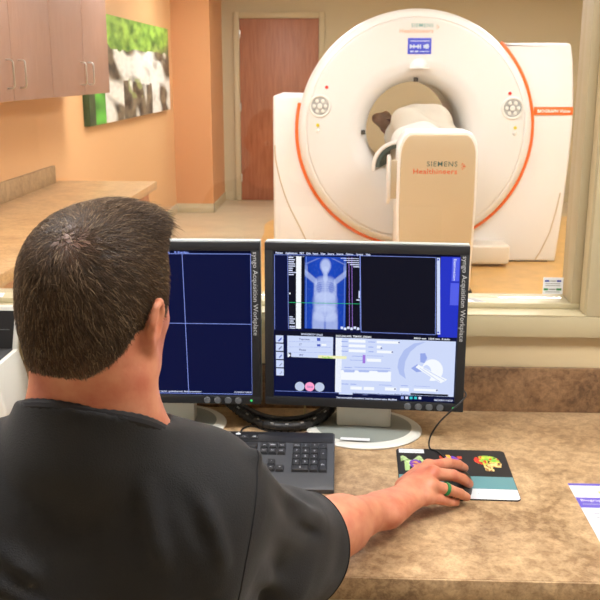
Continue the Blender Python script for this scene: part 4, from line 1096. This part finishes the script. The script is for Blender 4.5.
def feet(P):
    d = None
    for fx in (-0.43, -0.18):
        c = cap(P, (fx, 1.45, .05), (fx, 1.60, .032), .036, .028); d = c if d is None else np.minimum(d, c)
    return d
def body(P):
    d = torso_sdf(P)+.014
    d = smin(d, neck_sdf(P), .04); d = smin(d, head_sdf(P), .02)
    d = smin(d, arm_r(P), .02); d = smin(d, arm_l(P), .02)
    l = smin(legs(P), feet(P), .03)
    return smin(d, l, .05)
person = sdf_mesh('person', body, (-0.75, 0.86, 0.0), (0.34, 1.90, 1.52), 0.0034, 'skin_ruddy', origin=BASE, smooth_iter=1)
tag(person, 'seated man in black scrub top seen from behind, hand on the mouse', 'person')

# plane of the neckline
CB = A_(-0.31, .985, 1.250); CN = np.cross(A_(-0.225, 1.08, 1.178)-CB, A_(-0.395, 1.05, 1.220)-CB); CN /= np.linalg.norm(CN)
# scrub top
def armw(P, a, b, r0, r1): return cap(P, a, b, r0, r1)
SLR = (0.012, 1.425, 0.842)
sd = (A_(*SLR)-A_(*SHR)); sd = sd/np.linalg.norm(sd)
sn = A_(.56, .81, -.16); sn /= np.linalg.norm(sn)
HEMP = A_(-0.058, 1.376, 0.842)
def folds(P):
    """soft drape wrinkles: each is a ridge along a line, fading at its ends"""
    out = np.zeros(len(P), dtype=np.float32)
    for a, b, wd, h in FOLDS:
        a = A_(*a); d = A_(*b)-a; L2 = np.dot(d, d); t = ((P-a)@d)/L2; tc = np.clip(t, 0, 1)
        q = P-a-tc[:, None]*d; bend = .25*np.sqrt(L2)*(tc-.5)**2
        dist = np.sqrt(np.maximum((q*q).sum(1), 0)); 
        s = np.abs(dist-bend*.3)/wd
        out += 1.45*h*np.exp(-s*s)*np.clip(4*tc*(1-tc)+.15, 0, 1)
    x, y, z = P[:, 0], P[:, 1], P[:, 2]
    out += .0022*np.sin(x*21-z*16+2*np.sin(z*13+x*6)+y*8)+.0012*np.sin(x*47+z*31+1.8*np.sin(x*19+y*23))
    return out
FOLDS = [
 # left shoulder blade, falling towards the spine
 ((-0.47, .99, 1.15), (-0.34, .93, 1.03), .013, .008), ((-0.44, .965, 1.12), (-0.35, .93, 1.06), .010, -.006), ((-0.45, .95, 1.06), (-0.30, .925, .98), .014, .007),
 ((-0.42, .95, 1.00), (-0.28, .925, .94), .012, .006),
 # right shoulder blade
 ((-0.235, .99, 1.17), (-0.205, .955, 1.05), .013, .007), ((-0.195, .985, 1.16), (-0.155, .975, 1.07), .012, -.004), ((-0.16, .99, 1.14), (-0.13, .98, 1.04), .010, .006),
 ((-0.30, .935, 1.00), (-0.17, .95, .98), .012, .005), ((-0.13, 1.0, 1.0), (-0.19, .955, .93), .012, .006),
 # sleeve: pulled towards the elbow
 ((-0.105, 1.08, 1.13), (-0.02, 1.27, .96), .012, .008), ((-0.10, 1.06, 1.08), (-0.03, 1.28, .89), .013, .009), ((-0.085, 1.04, 1.08), (-0.02, 1.30, .92), .010, -.004),
 ((-0.11, 1.05, 1.00), (-0.06, 1.26, .84), .014, .009), ((-0.06, 1.16, 1.03), (0.0, 1.33, .90), .009, .006), ((-0.105, 1.10, 1.13), (-0.10, 1.20, 1.02), .010, .006),
 ((-0.02, 1.26, .86), (0.005, 1.36, .82), .010, .006)]
def shirt(P):
    t = smin(torso_sdf(P), smax(neck_sdf(P)-.008, (P-CB)@CN, .003), .03)
    r = smin(cap(P, (SHR[0]-.005, SHR[1], SHR[2]-.008), (-0.092, 1.275, .926), .070, .076), cap(P, (-0.092, 1.275, .926), (-0.01, 1.425, .838), .076, .078), .03)
    r = smin(r, cap(P, (-0.10, 1.22, .89), (-0.03, 1.40, .795), .065, .050), .04)
    r = smax(r, (P-HEMP)@sn, .006)
    l = cap(P, SHL, (-0.60, 1.30, .885), .078, .080)
    ln = A_(-.3, .8, -.5); ln /= np.linalg.norm(ln)
    l = smax(l, (P-A_(-0.605, 1.30, .88))@ln, .006)
    d = smin(smin(t, r, .035), l, .035)
    d = d-folds(P)
    # armhole tuck: a small peak where sleeve and shoulder seam meet
    d = smin(d, cap(P, (-0.122, 1.08, 1.146), (-0.104, 1.085, 1.150), .010, .007), .018)
    # openings
    d = smax(d, -smax(-((P-CB)@CN), cap(P, (-0.30, 1.04, 1.45), (-0.305, 1.06, 1.1), .09, .09), .004), .006)
    d = smax(d, -cap(P, HEMP-A_(*sn)*.02, HEMP+A_(*sn)*.10, .066, .072), .004)
    d = smax(d, .52-P[:, 2], .01)
    return d
scrub = sdf_mesh('scrub_top', shirt, (-0.76, 0.86, 0.50), (0.12, 1.52, 1.30), 0.0038, 'scrub_black', parent=person, origin=BASE, smooth_iter=2)
trousers = sdf_mesh('trousers', lambda P: smax(smin(legs(P, .012), ell(P, (-0.31, 1.07, .575), (.195, .15, .11)), .06), .09-P[:, 2], .01), (-0.65, 0.88, 0.05), (0.0, 1.62, 0.74), 0.008, 'trousers_black', parent=person, origin=BASE, smooth_iter=2)
for fx in (-0.43, -0.18):
    sdf_mesh('shoe', lambda P: smax(smin(cap(P, (fx, 1.43, .055), (fx, 1.63, .040), .048, .042), cap(P, (fx, 1.455, .06), (fx, 1.455, .10), .05, .05), .03), .001-P[:, 2], .004), (fx-.08, 1.34, -.02), (fx+.08, 1.72, .18), 0.007, 'shoe_black', parent=person, origin=BASE)

# surface lookup helpers for seams, hair and the ring
def bvh_of(o):
    me = o.data; return BVHTree.FromPolygons([v.co+Vector(BASE) for v in me.vertices], [p.vertices[:] for p in me.polygons])
sb = bvh_of(scrub)
def seam(path, r=0.0011, mt='scrub_rib', lift=0.0004):
    out = []
    for p in path:
        loc, nor, i, d = sb.find_nearest(Vector(p))
        if loc is not None: out.append(loc+nor*lift)
    return out
m = MB()
m.tube(seam([(x, 0.90, 0.995-.02*((x+.31)/.3)**2) for x in np.linspace(-0.55, -0.10, 50)]), .0013, 'scrub_rib', 6)
m.tube(seam(catmull([(-0.104, 1.085, 1.155), (-0.092, 1.03, 1.11), (-0.090, 1.00, 1.05), (-0.094, 0.99, .98), (-0.10, 1.02, .92)], 12)), .0013, 'scrub_rib', 6)
m.tube(seam(catmull([(-0.50, 1.05, 1.18), (-0.495, .97, 1.12), (-0.50, .955, 1.05), (-0.51, .96, .98), (-0.52, .99, .92)], 12)), .0013, 'scrub_rib', 6)
m.build('seam', scrub, origin=BASE)
# ribbed collar
m = MB(); ring = []
cc0 = Vector((-0.305, 1.055, 0)); cc0.z = CB[2]-(CN[0]*(cc0.x-CB[0])+CN[1]*(cc0.y-CB[1]))/CN[2]-.001
t1 = Vector((1, 0, -CN[0]/CN[2])).normalized(); t2 = Vector(CN).cross(t1).normalized()
for k in range(120):
    a = 2*PI*k/120; dv = t1*math.cos(a)+t2*math.sin(a)
    loc, nor, i, d = sb.ray_cast(cc0+dv*.22, -dv)
    lim = 1/math.sqrt((math.cos(a)/.090)**2+(math.sin(a)/.122)**2)
    ring.append(min((loc-cc0).length, lim) if loc is not None else lim)
ring = [sum(ring[(i+j) % 120] for j in range(-5, 6))/11 for i in range(120)]
rp_ = [cc0+(t1*math.cos(2*PI*k/120)+t2*math.sin(2*PI*k/120))*(ring[k]-.0005) for k in range(120)]
m.tube(rp_, [0.0075+0.0009*(k % 2) for k in range(120)], 'scrub_rib', 10, closed=True); m.build('collar', scrub, origin=BASE)
# sleeve hem band
m = MB(); e1 = Vector(sn).cross(Vector((0, 0, 1))).normalized(); e2 = Vector(sn).cross(e1).normalized(); hem = []
for k in range(72):
    a = 2*PI*k/72; dirv = e1*math.cos(a)+e2*math.sin(a); start = Vector(HEMP)-Vector(sn)*.006+dirv*.25
    loc, nor, i, d = sb.ray_cast(start, -dirv)
    if loc is not None and (loc-Vector(HEMP)).length < .16: hem.append(loc+nor*.0003)
m.tube(hem, .0015, 'scrub_rib', 8, closed=True); m.build('sleeve_hem', scrub, origin=BASE)
# green ring on the third finger
pr, pm = FING['ring'][0][2], FING['ring'][0][3]
p0, p1 = Vector(FING['ring'][0][1]), Vector(FING['ring'][0][2]); q0 = p0.lerp(p1, .83); dr = (Vector(FING['ring'][0][3])-p0).normalized()
rm = Matrix.Translation(q0) @ dr.to_track_quat('Z', 'Y').to_matrix().to_4x4()
m = MB(); m.lathe([(0.0112, -.0038), (0.0137, -.0036), (0.0141, 0), (0.0137, .0036), (0.0112, .0038)], 'ring_green', 'z', 40, M=rm); o = m.build('finger_ring', person, origin=BASE); o['label'] = 'green finger ring'
# eyes
for s in (-1, 1):
    c = from_head((.032*s, .0865, .002)); m = MB(); fw = Vector(Rh@A_(0, 1, 0))
    Me = Matrix.Translation(Vector(c)) @ fw.to_track_quat('Z', 'Y').to_matrix().to_4x4()
    m.lathe([(0, -.011)]+[(.0112*math.cos(t), .0112*math.sin(t)) for t in np.linspace(-1.3, 1.3, 14)]+[(0, .0112)], 'eye_white', 'z', 20, M=Me)
    m.lathe([(0, .0115), (.005, .0108)], 'iris_dark', 'z', 16, M=Me); m.build('eye', person, origin=BASE)

# hair: a close cap plus thousands of short strands growing from the scalp
def hair_line(q):
    """>0 inside the hair region (head frame)"""
    x, y, z = q[:, 0], q[:, 1], q[:, 2]; ax = np.abs(x)
    back = z+.079-np.minimum(1.35*np.maximum(y+.078, 0), .055)          # nape
    side = np.where(y > -.035, z-(-.034+.9*(y+.035)), 1.0)  # in front of the nape line, rising over the ear
    side = np.maximum(side, np.where((y > .004) & (y < .034), z+.028, -1))  # sideburn
    front = .078-y+.25*(z-.05)-.35*np.maximum(ax-.045, 0)
    front = np.where(z < .03, .034-y+np.maximum(z, 0)*.6, front)
    # keep clear of the ear
    return np.minimum(np.minimum(back, side), front)
def hair_cap(P):
    q = to_head(P); h = hair_line(q)
    return smax(smin(head_sdf_noear(P), ell(q, (.010, .036, .088), (.050, .048, .030))*HS, .02)-.0032, -h*HS, .004)
def head_sdf_noear(P):
    q = to_head(P)
    d = ell(q, (0, -.012, .034), (.0785, .099, .084)); d = smin(d, ell(q, (0, .0, .0), (.0765, .092, .085)), .03)
    d = smin(d, ell(q, (0, -.03, -.03), (.070, .068, .075)), .03); d = smin(d, ell(q, (0, .038, -.055), (.060, .058, .075)), .03)
    return smin(d*HS, neck_sdf(P), .02)
hl = (-0.44, 0.90, 1.20); hh = (-0.14, 1.22, 1.52)
hair = sdf_mesh('hair', hair_cap, hl, hh, 0.0035, 'hair_brown', parent=person, origin=BASE, smooth_iter=1)
def hair_material():
    m = bpy.data.materials.new('hair_scalp'); m.use_nodes = True
    nt = m.node_tree; n = nt.nodes; b = n['Principled BSDF']; L = nt.links.new
    a = n.new('ShaderNodeAttribute'); a.attribute_name = 'Col'; L(a.outputs['Color'], b.inputs['Base Color'])
    b.inputs['Roughness'].default_value = 0.5; b.inputs['Specular IOR Level'].default_value = 0.4
    MATS['hair_scalp'] = m; return m
hair_material()
me = hair.data; me.materials.clear(); me.materials.append(MATS['hair_scalp'])
CROWN = np.array((.020, -.078, .074)); 
nv = len(me.vertices); co = np.empty(nv*3, dtype=np.float32); me.vertices.foreach_get('co', co); co = co.reshape(-1, 3)+A_(*BASE)
Q = to_head(co)
colr = np.empty((nv, 4), dtype=np.float32)
dc = np.linalg.norm(Q-CROWN[None], axis=1)
for i in range(nv):
    nz = mnoise.noise(Vector(Q[i])*70)
    t = max(0, 1-dc[i]/.036)*(.8+.6*nz)
    low = min(1, max(0, (-.045-Q[i, 2])/.045))*.55
    t = min(1, max(t*.55, low*(.7+.5*nz)))
    base = np.array(lin((54, 40, 28)))*(1+.3*nz); sk = np.array(lin((170, 116, 90)))
    colr[i] = (*(base*(1-t)+sk*t), 1)
at = me.color_attributes.new('Col', 'FLOAT_COLOR', 'POINT'); at.data.foreach_set('color', colr.ravel())
# strands
rng = np.random.default_rng(5)
polys = np.array([p.vertices[:] for p in me.polygons]); tri = np.concatenate([polys[:, [0, 1, 2]], polys[:, [0, 2, 3]]])
A3, B3, C3 = co[tri[:, 0]], co[tri[:, 1]], co[tri[:, 2]]; nrm = np.cross(B3-A3, C3-A3); ar = np.linalg.norm(nrm, axis=1); nrm = nrm/np.maximum(ar, 1e-12)[:, None]
N = 26000
ti = rng.choice(len(tri), N, p=ar/ar.sum()); r1 = np.sqrt(rng.random(N)); r2 = rng.random(N)
root = A3[ti]*(1-r1)[:, None]+B3[ti]*(r1*(1-r2))[:, None]+C3[ti]*(r1*r2)[:, None]; nn = nrm[ti]
q = to_head(root); hlv = hair_line(q)
nq = (nn@Rh)
ok = (hlv > -.003) & ((head_sdf_noear(root) > .001))
root, nn, q, nq, hlv = root[ok], nn[ok], q[ok], nq[ok], hlv[ok]
d0 = np.linalg.norm(q-CROWN[None], axis=1)
keep = rng.random(len(q)) > np.clip(.8-d0/.036, 0, .72); root, nn, q, nq, hlv, d0 = root[keep], nn[keep], q[keep], nq[keep], hlv[keep], d0[keep]
N = len(q)
# growth direction in the head frame: radiates from the crown whorl, falls down the back, sweeps forward on top
rad = q-CROWN[None]; sw = np.stack([-rad[:, 1], rad[:, 0], 0*rad[:, 0]], 1)
flow = rad/np.maximum(np.linalg.norm(rad, axis=1), .005)[:, None]+.35*sw/np.maximum(np.linalg.norm(sw, axis=1), .005)[:, None]
topw = np.clip((q[:, 2]-.05)/.05, 0, 1)*np.clip((q[:, 1]+.05)/.05, 0, 1)
flow = flow*(1-topw)[:, None]+topw[:, None]*np.array([.35, 1.0, .15])
flow += rng.normal(0, .28, (N, 3)); flow -= nq*np.sum(flow*nq, 1)[:, None]; flow /= np.maximum(np.linalg.norm(flow, axis=1), 1e-6)[:, None]
fl_ = np.clip((hlv)/.06, 0, 1)
length = (.004+.006*fl_+.012*topw)*rng.uniform(.7, 1.3, N)
frontw = np.clip((q[:, 1]-.045)/.03, 0, 1)*topw; length += .008*frontw
lift = .30+.15*topw+.55*frontw
W3 = .00052
side = np.cross(nq, flow); side /= np.maximum(np.linalg.norm(side, axis=1), 1e-6)[:, None]
def wpt(h): return HC+((h*HS)@Rh.T)
k_ = [0, .5, 1.0]; V = []
for t in k_:
    c = q+nq*(length*lift*(t-.25*t*t))[:, None]+flow*(length*(.75*t+.25*t*t))[:, None]-np.array([0, 0, 1])*(length*.12*t*t)[:, None]
    w_ = W3*(1-.75*t)
    V += [wpt(c-side*w_), wpt(c+side*w_), wpt(c+nq*w_*1.2)]
V = np.stack(V, 1)-A_(*BASE)      # N x 9 x 3
fc = []
for a in (0, 3):
    for e in range(3): f2 = (e+1) % 3; fc.append((a+e, a+f2, a+3+f2, a+3+e))
fc = np.array(fc); F = (fc[None]+(np.arange(N)*9)[:, None, None]).reshape(-1, 4)
hm = bpy.data.meshes.new('hair_strands'); hm.vertices.add(N*9); hm.vertices.foreach_set('co', V.astype(np.float32).ravel())
hm.loops.add(len(F)*4); hm.loops.foreach_set('vertex_index', F.astype(np.int32).ravel()); hm.polygons.add(len(F))
hm.polygons.foreach_set('loop_start', np.arange(0, len(F)*4, 4, dtype=np.int32)); hm.polygons.foreach_set('loop_total', np.full(len(F), 4, dtype=np.int32)); hm.update(calc_edges=True)
sc_c = np.empty((N, 9, 4), dtype=np.float32); tone = rng.uniform(0, 1, N)
b0 = np.array(lin((46, 34, 24))); b1 = np.array(lin((104, 80, 57))); g1 = np.array(lin((150, 128, 100)))
cc = b0[None]*(1-tone)[:, None]+b1[None]*tone[:, None]; gm = rng.random(N) < .10; cc[gm] = g1
sc_c[:, :, :3] = cc[:, None, :]; sc_c[:, :, 3] = 1
at = hm.color_attributes.new('Col', 'FLOAT_COLOR', 'POINT'); at.data.foreach_set('color', sc_c.ravel())
hm.materials.append(MATS['hair_scalp']); hm.shade_smooth()
ho = bpy.data.objects.new('hair_strands', hm); COL.objects.link(ho); ho.parent = hair

# stool under the person
stl = thing('office_stool', 'black round swivel stool under the seated man', 'stool', (-0.31, 1.06, 0))
MB().lathe([(0, .40), (.19, .40), (.205, .42), (.205, .44), (.18, .462), (0, .466)], 'stool_black', 'z', 40).build('seat', stl)
MB().lathe([(0, .06), (.035, .06), (.035, .25), (.022, .25), (.022, .40), (0, .40)], 'steel', 'z', 24).build('column', stl)
for k in range(5):
    a = 2*PI*k/5+.3; c, s = math.cos(a), math.sin(a)
    MB().tube([(0, 0, .09), (.15*c, .15*s, .085), (.29*c, .29*s, .07)], [.025, .02, .016], 'steel', 8).build('leg', stl)
    MB().lathe([(0, -.012), (.024, -.012), (.027, 0), (.024, .012), (0, .012)], 'stool_black', 'x', 16, M=T(.29*c, .29*s, .027)).build('caster', stl)
# ------------------------------------------------------------------ patient on the table
PB = (0.712, 8.2, 0.92)
def pat(P):
    d = ell(P, (0.70, 8.45, 1.06), (.20, .34, .12))
    d = smin(d, ell(P, (0.70, 8.08, 1.05), (.19, .2, .125)), .08)
    for s in (-1, 1):
        k = (0.70+s*.11, 7.72, 1.22); d = smin(d, cap(P, (0.70+s*.09, 8.06, 1.04), k, .085, .06), .04); d = smin(d, cap(P, k, (0.70+s*.09, 7.28, 1.0), .058, .04), .03)
        d = smin(d, cap(P, (0.70+s*.09, 7.26, 1.0), (0.70+s*.1, 7.22, 1.10), .04, .03), .03)
        e = (0.70+s*.35, 8.42, 1.225); d = smin(d, cap(P, (0.70+s*.18, 8.66, 1.08), e, .055, .048), .03); d = smin(d, cap(P, e, (0.70+s*.26, 8.70, 1.24), .046, .035), .02); d = smin(d, cap(P, (0.70+s*.26, 8.70, 1.24), (0.70+s*.16, 9.0, 1.16), .035, .028), .03)
        d = smin(d, ell(P, (0.70+s*.16, 9.03, 1.14), (.045, .045, .025)), .02)
    d = smin(d, cap(P, (0.70, 8.75, 1.06), (0.70, 8.85, 1.07), .055, .052), .03)
    d = smin(d, ell(P, (0.70, 8.96, 1.08), (.075, .11, .095)), .02); d = smin(d, cap(P, (0.70, 8.94, 1.17), (0.70, 8.97, 1.185), .014, .01), .015)
    return d
pp = sdf_mesh('person', pat, (0.16, 7.1, .85), (1.24, 9.15, 1.4), .012, 'skin_pale', origin=PB, smooth_iter=1)
tag(pp, 'patient lying inside the scanner ring under a blanket, arm raised', 'person')
def sleeves(P):
    d = smin(ell(P, (0.70, 8.47, 1.06), (.215, .33, .135)), 1e3, .001)
    for s in (-1, 1): d = smin(d, smax(cap(P, (0.70+s*.17, 8.66, 1.08), (0.70+s*.35, 8.42, 1.225), .074, .064), (P@A_(s*.52, -.72, .44))-(A_(0.70+s*.275, 8.535, 1.155)@A_(s*.52, -.72, .44)), .01), .03)
    return d
sdf_mesh('maroon_top', sleeves, (0.16, 8.05, .85), (1.24, 8.95, 1.4), .012, 'maroon_cloth', parent=pp, origin=PB, smooth_iter=1)
def pat_lower(P):
    d = ell(P, (0.70, 8.06, 1.10), (.255, .46, .185)); d = smin(d, ell(P, (0.68, 7.80, 1.14), (.225, .26, .185)), .06); d = smin(d, ell(P, (0.90, 7.72, 1.07), (.10, .24, .12)), .07)
    for s in (-1, 1):
        k = (0.70+s*.11, 7.72, 1.235); d = smin(d, cap(P, (0.70+s*.09, 8.06, 1.10), k, .10, .07), .09); d = smin(d, cap(P, k, (0.70+s*.1, 7.5, 1.1), .065, .055), .08)
    return d
def wr(P, a, b): return a*np.sin(P[:, 0]*b+P[:, 1]*b*.6+2*np.sin(P[:, 1]*9))*np.cos(P[:, 2]*b*.7)
BB = (0.70, 8.0, 0.92)
bl = sdf_mesh('blanket', lambda P: smax(smax(pat_lower(P)-.03-wr(P, .026, 17), .93-P[:, 2], .02), 7.52-P[:, 1], .03), (0.3, 7.4, .85), (1.12, 8.7, 1.45), .010, 'sheet_grey', origin=BB, smooth_iter=1)
tag(bl, 'beige blanket humped over the patient inside the scanner ring', 'blanket')
def sheetf(P):
    d = ell(P, (0.69, 7.18, 1.02), (.27, .46, .20)); d = smin(d, ell(P, (0.64, 7.45, 1.08), (.22, .18, .16)), .08)
    return smax(smax(d-wr(P, .022, 17), .925-P[:, 2], .02), 6.88-P[:, 1], .03)
bs = sdf_mesh('bed_sheet', sheetf, (0.36, 6.8, .85), (1.05, 7.75, 1.35), .010, 'sheet_white', origin=(0.69, 7.2, .92), smooth_iter=1)
tag(bs, 'white sheet over the patient\'s legs behind the beige end panel', 'sheet')
m = MB(); m.box((-.045, -.10, -.03), (.045, .10, .03), 'blue_cloth', .02, 3)
o = m.build('blue_pad'); o.location = (0.90, 8.50, 1.27); o.rotation_euler = (0, .35, 0); tag(o, 'small blue pad beside the blanket inside the scanner ring', 'pad')
